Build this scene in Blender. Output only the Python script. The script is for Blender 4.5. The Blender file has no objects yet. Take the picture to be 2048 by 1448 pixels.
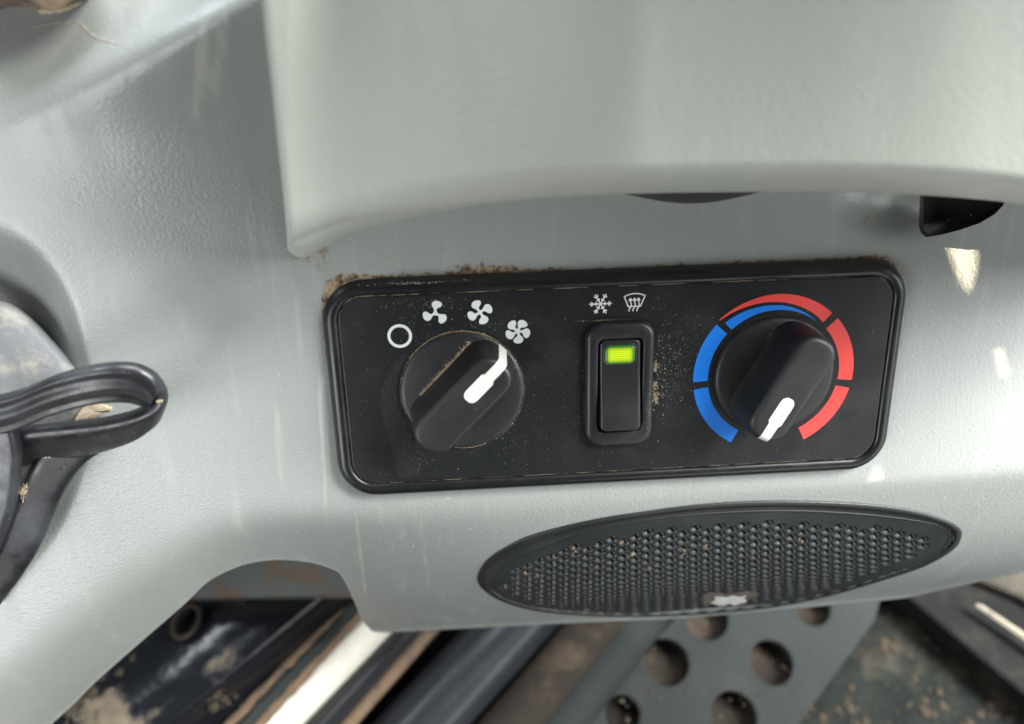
import bpy, bmesh, math, random
import numpy as np
from mathutils import Matrix, Vector
random.seed(7); rng = np.random.default_rng(7)
S = bpy.context.scene
COL = S.collection
PI = math.pi
MM = 0.001

# ------------------------------------------------------------------ camera
# Panel frame: x right, y up along the faceplate, z out of it (millimetres).
# The console is tilted 45 degrees in the world, the cab floor is level.
FPX = 1550.0
CR = np.array([[0.9975030015552901, -0.02553534078585902, 0.06584609524593532],
               [-0.04471645284603603, -0.9500129582715515, 0.3089916147098541],
               [0.0546644375536324, -0.3111644669416557, -0.9487826272544515]])
CT = np.array([35.662688898747966, 6.694321377959256, 256.64982876090215])
CP = -CR.T @ CT
TILT = math.radians(45)
M4 = Matrix.Rotation(TILT, 4, 'X')
M3 = np.array(M4.to_3x3())

cam = bpy.data.cameras.new('camera'); camo = bpy.data.objects.new('camera', cam); COL.objects.link(camo)
cam.sensor_width = 36.0; cam.lens = 36.0 * FPX / 2048.0
cam.clip_start = 0.005; cam.clip_end = 20
rot = Matrix([list(CR[0]), list(-CR[1]), list(-CR[2])]).transposed().to_4x4()
camo.matrix_world = M4 @ Matrix.Translation(Vector(CP * MM)) @ rot
cam.dof.use_dof = True
cam.dof.focus_distance = 0.262
cam.dof.aperture_fstop = 6.4
S.camera = camo

# ------------------------------------------------------------------ world and lamps
S.view_settings.view_transform = 'Standard'; S.view_settings.look = 'None'
S.view_settings.exposure = 0.0; S.view_settings.gamma = 1.0
W = bpy.data.worlds.new('World'); S.world = W; W.use_nodes = True
bg = W.node_tree.nodes['Background']
bg.inputs['Color'].default_value = (0.95, 0.98, 1.0, 1); bg.inputs['Strength'].default_value = 0.02

def aim(o, pos, target):
    d = Vector(target) - Vector(pos)
    q = d.to_track_quat('-Z', 'Y').to_matrix().to_4x4()
    o.matrix_world = M4 @ Matrix.Translation(Vector(pos) * MM) @ q

def area(name, pos, target, sx, sy, watts, col):
    l = bpy.data.lights.new(name, 'AREA'); l.shape = 'RECTANGLE'
    l.size = sx * MM; l.size_y = sy * MM; l.energy = watts; l.color = col
    o = bpy.data.objects.new(name, l); COL.objects.link(o); aim(o, pos, target); return o

area('right_roof_light', (520, 560, 380), (60, 0, 0), 300, 300, 23.0, (1.0, 0.985, 0.94))
area('right_window_light', (660, 200, 330), (80, 0, 0), 320, 320, 9.5, (0.95, 0.99, 1.0))
area('right_pillar_light', (640, 420, 560), (60, 0, 0), 240, 240, 5.5, (0.97, 0.99, 1.0))
area('windscreen_light', (40, 760, 240), (0, 40, 0), 600, 200, 12.3, (0.93, 0.97, 1.0))
area('ridge_highlight_light', (-545, 530, 170), (-150, 110, 10), 150, 150, 1.5, (0.84, 0.93, 1.0))  # unseen lamp added to draw a glossy line along the ridge
area('left_door_light', (-520, -200, 400), (-90, 0, 0), 360, 360, 3.2, (0.97, 0.99, 1.0))
area('right_door_light', (560, -260, 330), (60, -20, 0), 300, 300, 1.1, (0.97, 0.99, 1.0))
area('low_bounce_light', (240, -420, 330), (20, -20, 0), 300, 200, 0.6, (1.0, 0.98, 0.95))  # weak unseen lamp added for light bounced up from below

def spot(name, pos, target, deg, watts, col, r=1.2):
    l = bpy.data.lights.new(name, 'SPOT'); l.energy = watts; l.color = col
    l.spot_size = math.radians(deg); l.spot_blend = 0.05; l.shadow_soft_size = r * MM
    o = bpy.data.objects.new(name, l); COL.objects.link(o); aim(o, pos, target); return o

# ------------------------------------------------------------------ rays of the photograph -> points at a given height
def at(x, y, w):
    x = np.asarray(x, float); y = np.asarray(y, float); w = np.asarray(w, float)
    x, y, w = np.broadcast_arrays(x, y, w)
    d = np.stack([(x - 1024) / FPX, (y - 724) / FPX, np.ones_like(x)], -1) @ CR
    s = (w - CP[2]) / d[..., 2]
    return CP + d * s[..., None]
CW = M3 @ CP
def atf(x, y, z):                                  # same in the level world frame
    x = np.asarray(x, float); y = np.asarray(y, float); z = np.asarray(z, float)
    x, y, z = np.broadcast_arrays(x, y, z)
    d = (np.stack([(x - 1024) / FPX, (y - 724) / FPX, np.ones_like(x)], -1) @ CR) @ M3.T
    s = (z - CW[2]) / d[..., 2]
    return CW + d * s[..., None]

# ------------------------------------------------------------------ mesh helpers
def link(name, verts, faces, mat=None, parent=None, smooth=True, world=False):
    me = bpy.data.meshes.new(name)
    me.from_pydata([tuple(v) for v in (np.asarray(verts, float) * MM)], [], [tuple(int(i) for i in f) for f in faces])
    me.update()
    if smooth: me.polygons.foreach_set('use_smooth', [True] * len(me.polygons))
    if mat: me.materials.append(mat)
    o = bpy.data.objects.new(name, me); COL.objects.link(o)
    if parent is not None: o.parent = parent
    elif not world: o.matrix_world = M4
    return o

def grid_faces(nr, nc, off=0, wrap=False):
    i = np.arange(nr - 1)[:, None]; j = np.arange(nc if wrap else nc - 1)[None, :]
    j2 = (j + 1) % nc
    a = off + i * nc + j; b = off + i * nc + j2; c = off + (i + 1) * nc + j2; d = off + (i + 1) * nc + j
    return np.stack([a, b, c, d], -1).reshape(-1, 4)

def link_grid(name, P, mat, parent=None, wrap=False, flip=False, world=False, smooth=True):
    nr, nc = P.shape[:2]
    f = grid_faces(nr, nc, 0, wrap)
    if flip: f = f[:, ::-1]
    V = P.reshape(-1, 3) * MM
    me = bpy.data.meshes.new(name)
    me.vertices.add(len(V)); me.vertices.foreach_set('co', V.ravel())
    me.loops.add(f.size); me.loops.foreach_set('vertex_index', f.ravel().astype(np.int32))
    me.polygons.add(len(f)); me.polygons.foreach_set('loop_start', np.arange(0, f.size, 4, dtype=np.int32))
    try: me.polygons.foreach_set('loop_total', np.full(len(f), 4, dtype=np.int32))
    except Exception: pass
    me.update(calc_edges=True); me.validate()
    me.polygons.foreach_set('use_smooth', [smooth] * len(me.polygons))
    if mat: me.materials.append(mat)
    o = bpy.data.objects.new(name, me); COL.objects.link(o)
    if parent is not None: o.parent = parent
    elif not world: o.matrix_world = M4
    return o

def attr(o, name, vals):
    a = o.data.attributes.new(name, 'FLOAT', 'POINT'); a.data.foreach_set('value', np.asarray(vals, np.float32).ravel())

def empty(name, loc=(0, 0, 0), world=False):
    o = bpy.data.objects.new(name, None); COL.objects.link(o)
    o.empty_display_size = 0.01
    m = Matrix.Translation(Vector(loc) * MM)
    o.matrix_world = m if world else M4 @ m
    return o

def tag(o, label=None, cat=None, group=None, kind=None):
    if label: o['label'] = label
    if cat: o['category'] = cat
    if group: o['group'] = group
    if kind: o['kind'] = kind
    return o

def rr(w, h, r, n=10):
    r = max(min(r, w / 2 - 1e-4, h / 2 - 1e-4), 1e-4)
    P = []
    for cx, cy, a0 in ((w/2-r, h/2-r, 0), (-w/2+r, h/2-r, 90), (-w/2+r, -h/2+r, 180), (w/2-r, -h/2+r, 270)):
        for k in range(n + 1):
            a = math.radians(a0 + 90 * k / n); P.append((cx + r * math.cos(a), cy + r * math.sin(a)))
    return np.array(P)

def rings(name, rl, mat, parent=None, cap=True, rotz=0, ctr=(0, 0), zfun=None, capbottom=False):
    """rl: list of (outline Nx2, z). Skins them in order; the last is capped."""
    n = len(rl[0][0]); V = []
    c, s = math.cos(rotz), math.sin(rotz)
    for P, z in rl:
        z = np.broadcast_to(np.asarray(z, float), (n,))
        V.append(np.stack([P[:, 0] * c - P[:, 1] * s + ctr[0], P[:, 0] * s + P[:, 1] * c + ctr[1], z], 1))
    V = np.concatenate(V)
    F = [tuple(f) for f in grid_faces(len(rl), n, 0, True)]
    if cap: F.append(tuple(range(len(V) - n, len(V))))
    if capbottom: F.append(tuple(range(n - 1, -1, -1)))
    return link(name, V, F, mat, parent)

def catmull(P, n=8, closed=False):
    P = np.asarray(P, float); m = len(P); out = []
    rng_ = range(m if closed else m - 1)
    for i in rng_:
        if closed: p0, p1, p2, p3 = P[(i-1) % m], P[i], P[(i+1) % m], P[(i+2) % m]
        else: p0, p1, p2, p3 = P[max(i-1, 0)], P[i], P[i+1], P[min(i+2, m-1)]
        for k in range(n):
            t = k / n
            out.append(0.5*((2*p1)+(-p0+p2)*t+(2*p0-5*p1+4*p2-p3)*t*t+(-p0+3*p1-3*p2+p3)*t**3))
    if not closed: out.append(P[-1])
    return np.array(out)

def sstep(x, a, b):
    t = np.clip((x - a) / (b - a), 0, 1); return t * t * (3 - 2 * t)

def flat(name, P2, z, mat, parent=None, holes=(), world=False, thick=0.0, bevel=0.0):
    """A filled outline (with holes) through a 2D curve; thick grows it both ways."""
    cu = bpy.data.curves.new(name, 'CURVE'); cu.dimensions = '2D'; cu.fill_mode = 'BOTH'
    cu.extrude = thick * MM; cu.bevel_depth = bevel * MM; cu.bevel_resolution = 2
    for Q in [P2] + list(holes):
        sp = cu.splines.new('POLY'); sp.points.add(len(Q) - 1)
        for p, q in zip(sp.points, Q): p.co = (q[0] * MM, q[1] * MM, 0, 1)
        sp.use_cyclic_u = True
    t = bpy.data.objects.new(name + '_tmp', cu); COL.objects.link(t)
    dg = bpy.context.evaluated_depsgraph_get()
    me = bpy.data.meshes.new_from_object(t.evaluated_get(dg))
    bpy.data.objects.remove(t); bpy.data.curves.remove(cu)
    me.name = name
    me.transform(Matrix.Translation((0, 0, z * MM)))
    me.materials.clear(); me.materials.append(mat)
    o = bpy.data.objects.new(name, me); COL.objects.link(o)
    if parent is not None: o.parent = parent
    elif not world: o.matrix_world = M4
    return o

# ------------------------------------------------------------------ materials
class NT:
    def __init__(s, name):
        s.m = bpy.data.materials.new(name); s.m.use_nodes = True
        s.t = s.m.node_tree; s.b = s.t.nodes['Principled BSDF']
        s.tc = s.t.nodes.new('ShaderNodeTexCoord')
    def n(s, typ, **kw):
        nd = s.t.nodes.new('ShaderNode' + typ)
        for k, v in kw.items():
            if k in nd.inputs.keys(): nd.inputs[k].default_value = v
            else: setattr(nd, k, v)
        return nd
    def l(s, a, b): s.t.links.new(a, b)
    def coord(s, scale=(1, 1, 1), rot=(0, 0, 0), loc=(0, 0, 0)):
        mp = s.n('Mapping'); mp.inputs['Scale'].default_value = scale
        mp.inputs['Rotation'].default_value = rot; mp.inputs['Location'].default_value = loc
        s.l(s.tc.outputs['Object'], mp.inputs['Vector']); return mp.outputs['Vector']
    def noise(s, scale, detail=3, rough=0.5, vec=None, dist=0.0):
        nd = s.n('TexNoise'); nd.inputs['Scale'].default_value = scale; nd.inputs['Detail'].default_value = detail
        nd.inputs['Roughness'].default_value = rough; nd.inputs['Distortion'].default_value = dist
        s.l(vec if vec is not None else s.tc.outputs['Object'], nd.inputs['Vector']); return nd.outputs['Fac']
    def ramp(s, fac, a, b, lo=0.0, hi=1.0):
        r = s.n('MapRange'); r.interpolation_type = 'SMOOTHSTEP'
        r.inputs['From Min'].default_value = a; r.inputs['From Max'].default_value = b
        r.inputs['To Min'].default_value = lo; r.inputs['To Max'].default_value = hi
        s.l(fac, r.inputs['Value']); return r.outputs['Result']
    def math(s, op, a, b=None):
        m = s.n('Math'); m.operation = op
        for i, v in enumerate((a, b)):
            if v is None: continue
            if isinstance(v, (int, float)): m.inputs[i].default_value = v
            else: s.l(v, m.inputs[i])
        return m.outputs[0]
    def mix(s, fac, a, b):
        m = s.n('Mix'); m.data_type = 'RGBA'
        if isinstance(fac, (int, float)): m.inputs[0].default_value = fac
        else: s.l(fac, m.inputs[0])
        for i, v in ((6, a), (7, b)):
            if isinstance(v, tuple): m.inputs[i].default_value = (*v, 1)
            else: s.l(v, m.inputs[i])
        return m.outputs[2]
    def base(s, c):
        if isinstance(c, tuple): s.b.inputs['Base Color'].default_value = (*c, 1)
        else: s.l(c, s.b.inputs['Base Color'])
    def rough(s, r):
        if isinstance(r, (int, float)): s.b.inputs['Roughness'].default_value = r
        else: s.l(r, s.b.inputs['Roughness'])
    def bump(s, h, strength, dist):
        bm = s.n('Bump'); bm.inputs['Strength'].default_value = strength; bm.inputs['Distance'].default_value = dist
        s.l(h, bm.inputs['Height']); s.l(bm.outputs[0], s.b.inputs['Normal'])
    def at(s, name):
        a = s.n('Attribute'); a.attribute_name = name; return a.outputs['Fac']

def grained_plastic(name, col, rough, streak=0.35, dirt=False, spec=0.5):
    k = NT(name)
    grain = k.noise(1050, 2, 0.5); 
    big = k.noise(16, 4, 0.6)
    strk = k.noise(1.0, 5, 0.62, k.coord((210, 17, 60), (0, 0, 0.10)))
    fine = k.noise(420, 2, 0.6)
    c = k.mix(k.ramp(big, 0.3, 0.72, 0, 0.35), col, tuple(v * 1.10 for v in col))
    c = k.mix(k.math('MULTIPLY', k.ramp(strk, 0.55, 0.78), streak), c, (0.50, 0.50, 0.47))
    c = k.mix(k.math('MULTIPLY', k.ramp(fine, 0.72, 0.80), 0.5), c, (0.52, 0.50, 0.45))
    r = k.ramp(strk, 0.4, 0.8, rough, rough + 0.18)
    if dirt:
        d = k.at('dirt')
        dn = k.noise(330, 5, 0.65); dn2 = k.noise(90, 3, 0.6)
        f = k.ramp(k.math('ADD', d, k.math('ADD', k.math('MULTIPLY', dn, 1.1), k.math('MULTIPLY', dn2, 0.5))), 1.10, 1.42)
        c = k.mix(f, c, k.mix(k.ramp(k.noise(520, 4, .6), .36, .64), (0.065, 0.042, 0.024), (0.33, 0.25, 0.165)))
        sc = k.at('scuff'); sn = k.noise(1.0, 6, 0.7, k.coord((420, 55, 120), (0, 0, 0.10)))
        f2 = k.ramp(k.math('ADD', sc, k.math('MULTIPLY', sn, 0.9)), 0.84, 1.25, 0, 0.30)
        c = k.mix(f2, c, (0.55, 0.53, 0.47))
    k.base(c); k.rough(r)
    k.b.inputs['Specular IOR Level'].default_value = spec
    k.bump(grain, 0.48, 0.00030)
    return k.m

def simple(name, col, rough=0.5, metal=0.0, bumps=0.0, scale=900, spec=0.5, var=0.0, vscale=150, vcol=None, lo=0.45, hi=0.7):
    k = NT(name)
    if var:
        k.base(k.mix(k.math('MULTIPLY', k.ramp(k.noise(vscale, 5, 0.65), lo, hi), var), col, vcol or tuple(min(1, v * 1.6 + .02) for v in col)))
    else: k.base(col)
    k.rough(rough); k.b.inputs['Metallic'].default_value = metal; k.b.inputs['Specular IOR Level'].default_value = spec
    if bumps: k.bump(k.noise(scale, 3, 0.55), bumps, 0.0002)
    return k.m

M_shell = grained_plastic('grey_console_plastic', (0.264, 0.278, 0.264), 0.30, 0.18, True)
M_house = grained_plastic('pale_housing_plastic', (0.385, 0.402, 0.36), 0.38, 0.20, False)
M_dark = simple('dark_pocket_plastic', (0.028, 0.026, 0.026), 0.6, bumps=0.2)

def black_plastic(name, col, rough, bump, speck=0.5, sscale=700):
    k = NT(name)
    sp = k.ramp(k.noise(sscale, 2, 0.5), 0.71, 0.80)
    cloud = k.ramp(k.noise(38, 4, 0.6), 0.42, 0.75)
    c = k.mix(k.math('MULTIPLY', cloud, 0.45), col, tuple(v * 1.5 + .004 for v in col))
    c = k.mix(k.math('MULTIPLY', k.math('MULTIPLY', sp, k.ramp(k.noise(60, 3), 0.40, 0.66)), speck), c, (0.36, 0.34, 0.30))
    k.base(c); k.rough(k.ramp(cloud, 0, 1, rough, rough + 0.10))
    if bump: k.bump(k.noise(1300, 2, 0.5), bump, 0.00012)
    return k.m
M_face = black_plastic('black_faceplate', (0.0075, 0.0086, 0.0094), 0.38, 0.06, 0.5)
M_bezel = black_plastic('black_bezel_rubber', (0.0065, 0.0070, 0.0076), 0.34, 0.05, 0.28)
M_knob = black_plastic('black_knob_plastic', (0.0105, 0.0112, 0.0118), 0.45, 0.12, 0.30)
M_switch = black_plastic('black_switch_plastic', (0.0105, 0.0112, 0.0120), 0.40, 0.22, 0.35, 900)
M_white = simple('white_print', (0.62, 0.63, 0.60), 0.5, var=0.25, vscale=900, vcol=(0.55, 0.53, 0.48), lo=0.55, hi=0.8)
M_wpaint = simple('white_pointer_paint', (0.56, 0.56, 0.53), 0.42, bumps=0.1, var=0.4, vscale=700, vcol=(0.5, 0.47, 0.40), lo=0.64, hi=0.8)
M_red = simple('red_print', (0.74, 0.055, 0.045), 0.5, var=0.2, vscale=500, vcol=(0.6, 0.09, 0.07))
M_blue = simple('blue_print', (0.0, 0.175, 0.70), 0.5, var=0.2, vscale=500, vcol=(0.02, 0.16, 0.56))
M_gap = simple('black_gap', (0.004, 0.004, 0.004), 0.8)
def seam_mat():
    k = NT('dust_filled_seam'); f = k.ramp(k.noise(95, 5, 0.7), 0.42, 0.60)
    k.base(k.mix(f, (0.012, 0.011, 0.010), (0.36, 0.29, 0.20))); k.rough(0.9); return k.m
M_seam = seam_mat()
M_dust = simple('tan_dust', (0.34, 0.26, 0.165), 0.95, bumps=0.8, scale=1500, var=0.7, vscale=420, vcol=(0.15, 0.10, 0.06))
M_brown = simple('brown_dirt_crust', (0.13, 0.085, 0.052), 0.95, bumps=1.0, scale=1300, var=0.8, vscale=350, vcol=(0.36, 0.27, 0.18))
M_flake = simple('pale_dust_flakes', (0.50, 0.47, 0.40), 0.9)
M_smear = simple('dust_smear', (0.0100, 0.0108, 0.0112), 0.42, var=0.9, vscale=1100, vcol=(0.05, 0.05, 0.048), lo=0.48, hi=0.85)

# ------------------------------------------------------------------ the console shell: a smooth moulded skin
CREASE = np.array([(-400,1700),(-200,1530),(0,1369),(110,1276),(220,1193),(308,1136),(395,1084),(483,1054),(560,1042),(659,1037),(780,1034),(900,1028),(1050,1017),(1200,1003),(1350,990),(1500,979),(1700,966),(1900,953),(2048,943),(2450,915)], float)
EDGE = np.array([(-400,1850),(-250,1740),(97,1448),(185,1364),(264,1294),(365,1206),(417,1158),(483,1127),(549,1116),(615,1120),(660,1132),(680,1142),(692,1158),(703,1180),(716,1208),(729,1237),(742,1254),(756,1260),(800,1259),(900,1254),(1180,1240),(1348,1233),(1545,1216),(1640,1208),(1790,1194),(1830,1188),(1870,1178),(2048,1139),(2450,1045)], float)
def yc(x): return np.interp(x, CREASE[:, 0], CREASE[:, 1])
_CD = catmull(CREASE, 6)
def yc_s(x): return np.interp(x, _CD[:, 0], _CD[:, 1])
_ED = catmull(EDGE, 8); _ED = _ED[np.argsort(_ED[:, 0])]
def ye(x): return np.interp(x, _ED[:, 0], _ED[:, 1])
# drop below the crease, in mm, as a function of pixel distance, integrated so the skin rolls away to a horizon
_d = np.arange(0, 400, 1.0)
def drop_table(t0, t1, t3):
    g = np.zeros_like(_d); s = np.zeros_like(_d); w = -3.5
    for i in range(1, len(_d)):
        al = math.radians(30 + 7.5 * min(_d[i], 240) / 240)
        tl = min(math.radians(t0 + t1 * _d[i] / 220 + t3 * (_d[i] / 220) ** 3), math.radians(89) - al - 0.17)
        Z = 285 - g[i-1] * 0.9 * -1
        ds = Z / FPX / math.cos(al + tl)
        g[i] = g[i-1] + ds * math.sin(tl); s[i] = s[i-1] + ds
    return g, s
G_R, S_R = drop_table(19, 5, 22)
G_L, S_L = drop_table(34, 6, 8)
def Wsh(x, y):
    x = np.asarray(x, float); y = np.asarray(y, float); x, y = np.broadcast_arrays(x, y)
    w = np.full(x.shape, -3.5)
    e = 0.44 * x + 0.898 * y - 224.5
    amp = 13 + 22 * sstep(x, -60, 500)
    ep = 18 * np.logaddexp(0, e / 18); em = 18 * np.logaddexp(0, -e / 18)
    rid = np.exp(-ep / 215) - 0.62 * em / 165
    w = w + amp * rid * (1 - sstep(x, 640, 900))
    w = w + 9 * sstep(-x, -420, 120) * sstep(y, 250, 500) * (1 - sstep(y, 800, 1100)) * 0.6
    rho = np.sqrt(((x + 40) / 205) ** 2 + ((y - 800) / 330) ** 2)
    w = w - 16 * (1 - sstep(rho, 0.66, 1.12))
    # below the crease
    seg = _CD; best = np.full(x.shape, 1e9)
    for a, b in zip(seg[:-1:1], seg[1::1]):
        ab = b - a; L2 = ab @ ab
        t = np.clip(((x - a[0]) * ab[0] + (y - a[1]) * ab[1]) / L2, 0, 1)
        best = np.minimum(best, np.hypot(x - a[0] - t * ab[0], y - a[1] - t * ab[1]))
    d = np.where(y > yc_s(x), best, -best)
    k = 7.0 + 7.0 * (1 - sstep(x, 700, 1700))
    dd = k * np.logaddexp(0, d / k)
    gl = np.interp(dd, _d, G_L); gr = np.interp(dd, _d, G_R); m = sstep(x, 560, 1250)
    w = w - (gl * (1 - m) + gr * m)
    # hollow beside the pocket on the right
    w = w - 9.0 * np.exp(-(((x - 1800) / 80) ** 2 + ((y - 415) / 42) ** 2))
    return w
def sh(x, y, lift=0.0): return at(x, y, Wsh(x, y) + lift)

# control-panel outline in panel mm, needed for the dirt masks
FW, FH, FR = 180.0, 64.6, 8.0
def bez(off, n=14): return rr(FW + 2*off, FH + 2*off, FR + off, n)

xs = np.concatenate([np.arange(-380, 630, 7.0), np.arange(630, 780, 2.5), np.arange(780, 2440, 7.0)])
t1 = np.linspace(0, 1, 150) ** 0.9; t2 = np.linspace(0, 1, 64)
ymid = yc(xs) - 70
Y = np.concatenate([(-420 + (ymid + 420)[None, :] * t1[:-1, None]), ymid[None, :] + (ye(xs) - ymid)[None, :] * t2[:, None]])
X = np.broadcast_to(xs, Y.shape)
WW = Wsh(X, Y)
OUT = catmull([(955,1156),(973,1122.5),(1012,1094.5),(1068,1069),(1180,1041),(1292,1023),(1404.5,1009),(1516.6,1002.6),(1628.7,1003),(1741,1009),(1825,1020.5),(1886.5,1038.5),(1917,1055),(1923,1070),(1909,1097),(1853,1131),(1769,1160),(1640,1197),(1500,1222),(1348,1233),(1200,1233),(1085,1224),(1012,1206),(970,1182)], 8, True)
def in_out(px_, py_, OUT=OUT):
    c = np.zeros(px_.shape, bool); n = len(OUT)
    for i in range(n):
        (x1, y1), (x2, y2) = OUT[i], OUT[i - 1]
        if y1 == y2: continue
        k_ = ((y1 > py_) != (y2 > py_)) & (px_ < (x2 - x1) * (py_ - y1) / (y2 - y1) + x1); c ^= k_
    return c
fe = np.full(X.shape, 1e9)
for pt in OUT[::2]: fe = np.minimum(fe, np.hypot(X - pt[0], (Y - pt[1]) * 1.5))
P = at(X, Y, WW - 3.2 * in_out(X, Y) * sstep(fe, 10, 32))
# rolled lip round the lower edge, then the skin turns inwards
tx = np.gradient(xs); ty = np.gradient(ye(xs)); nl = np.hypot(tx, ty); nx, ny = -ty / nl, tx / nl   # outward (down) in the picture
lip = []
for off, dw in ((1.6, -0.25), (3.2, -0.8), (4.4, -1.7), (4.8, -2.8), (4.0, -4.2), (-20, -20.0)):
    lip.append(at(xs + nx * off, ye(xs) + ny * off, WW[-1] + dw))
P = np.concatenate([P, np.array(lip)])
console = link_grid('console', P, M_shell, flip=True)
tag(console, 'grey moulded plastic side console with textured skin holding the black control panel', 'console')
# dirt and scuffs on the skin
q = P.reshape(-1, 3)
def d_rr(p, w, h, r):
    ax = np.abs(p[:, 0]) - (w/2 - r); ay = np.abs(p[:, 1]) - (h/2 - r)
    return np.hypot(np.maximum(ax, 0), np.maximum(ay, 0)) + np.minimum(np.maximum(ax, ay), 0) - r
db = d_rr(q, FW + 10.6, FH + 10.6, FR + 5.3)
ang = np.degrees(np.arctan2(q[:, 1], q[:, 0]))
def G(cx, cy, sx, sy): return np.exp(-(((q[:, 0] - cx) / sx) ** 2 + ((q[:, 1] - cy) / sy) ** 2))
near = np.exp(-np.maximum(db, 0) / 1.3)
near2 = np.exp(-np.maximum(db, 0) / 4.0)
dirt = near * (0.55 * (q[:, 1] > 30) + 0.35 * (q[:, 0] < -88)) + near2 * (0.85 * G(-89, 37, 9, 7) + 0.62 * G(-42, 39, 12, 4) + 0.35 * G(86, 38, 9, 5))
dirt += 0.42 * G(-98, 46, 8, 5) + 0.25 * G(-60, 44, 24, 6) + 0.33 * G(82, 50, 8, 5)
attr(console, 'dirt', dirt)
xx = np.concatenate([X, np.broadcast_to(xs, (6, len(xs)))]).ravel(); yy = np.concatenate([Y, np.broadcast_to(ye(xs), (6, len(xs)))]).ravel()
def Gp(cx, cy, sx, sy, sl=0.0): 
    u = xx - cx - sl * (yy - cy); return np.exp(-((u / sx) ** 2 + ((yy - cy) / sy) ** 2))
scuff = (0.75 * Gp(400, 120, 16, 160, -0.1) + 0.70 * Gp(440, 110, 26, 150, -0.12) + 0.5 * Gp(300, 40, 60, 60) + 0.72 * Gp(645, 900, 8, 260, 0.06) + 0.68 * Gp(560, 900, 14, 150, 0.1)
         + 0.42 * Gp(790, 480, 14, 110, -0.05) + 0.75 * Gp(720, 1100, 6, 170, 0.12) + 0.7 * Gp(850, 1110, 7, 150, 0.1) + 0.5 * Gp(655, 620, 10, 40) + 0.5 * Gp(650, 760, 9, 40)
         + 0.35 * Gp(1650, 430, 120, 40) + 0.45 * Gp(380, 800, 60, 60) + 0.35 * Gp(200, 950, 60, 80))
attr(console, 'scuff', scuff)

def surf_ribbon(name, pts, widths, mat, parent, lift=0.08, n=8, jitter=0.0):
    pts = catmull(pts, n); wd = np.interp(np.linspace(0, 1, len(pts)), np.linspace(0, 1, len(widths)), widths)
    t = np.gradient(pts, axis=0); t /= np.linalg.norm(t, axis=1)[:, None]; nn = np.stack([-t[:, 1], t[:, 0]], 1)
    L = []
    for s in (-1, -0.4, 0.4, 1):
        o = wd * s * 0.5 * (1 + jitter * rng.standard_normal(len(pts)))
        p = pts + nn * o[:, None]
        L.append(sh(p[:, 0], p[:, 1], lift if abs(s) < .9 else 0.0))
    return link_grid(name, np.array(L), mat, parent)
M_mud = simple('dried_mud', (0.27, 0.25, 0.215), 0.95, bumps=0.8, var=0.6, vscale=400)
surf_ribbon('mud_streak', [(70, 52), (110, 45), (148, 44), (165, 52), (180, 68), (205, 80), (245, 90)], [2, 8, 6, 8, 7, 6, 2], M_mud, console, 0.15, jitter=.35)

# pale specks lying on the skin
V = []; F = []
for cx_, cy_, sx_, sy_, n_ in ((1900, 750, 110, 160, 150), (620, 780, 60, 220, 130), (420, 700, 200, 260, 120), (1300, 470, 300, 30, 60), (800, 500, 160, 25, 110), (850, 1080, 150, 60, 90), (300, 1050, 120, 100, 60), (640, 560, 16, 40, 60)):
    for _ in range(n_):
        x_, y_ = random.gauss(cx_, sx_), random.gauss(cy_, sy_)
        if not (0 < x_ < 2048 and 0 < y_ < ye(x_) - 20): continue
        p = sh(x_, y_, 0.0); s_ = 0.07 + 0.20 * random.random() ** 2.5; o_ = len(V); a0 = random.random() * 6.28; V.append((p[0], p[1], p[2] + s_ * .6))
        for j in range(5):
            a = a0 + 1.2566 * j; q_ = s_ * random.uniform(.5, 1.3); V.append((p[0] + q_ * math.cos(a), p[1] + q_ * math.sin(a), p[2] - 0.02))
        F += [(o_, o_ + 1 + j, o_ + 1 + (j + 1) % 5) for j in range(5)]
sp_ = link('dust_specks', V, F, M_flake, console, smooth=False); sp_['kind'] = 'stuff'

# pocket on the right: real recess cut through the skin
pk = np.array([(1841, 350), (1838, 452), (1842, 466), (1852, 474), (1880, 470), (1920, 460), (1960, 446), (1990, 428), (2006, 411), (2010, 400), (2010, 350)], float)
def prism(px, wtop, wbot):
    a = at(px[:, 0], px[:, 1], wtop); b = at(px[:, 0], px[:, 1], wbot)
    n = len(px); V = np.concatenate([a, b])
    F = [tuple(range(n))[::-1], tuple(range(n, 2*n))] + [(i, (i+1) % n, n + (i+1) % n, n + i) for i in range(n)]
    return V, F
V, F = prism(pk, 25, -25)
cut = link('cutter', V, F, None, smooth=False)
bm = bmesh.new(); bm.from_mesh(cut.data); bmesh.ops.recalc_face_normals(bm, faces=bm.faces); bm.to_mesh(cut.data); bm.free()
mod = console.modifiers.new('cut', 'BOOLEAN'); mod.object = cut; mod.operation = 'DIFFERENCE'; mod.solver = 'EXACT'
bpy.context.view_layer.update()
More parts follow.
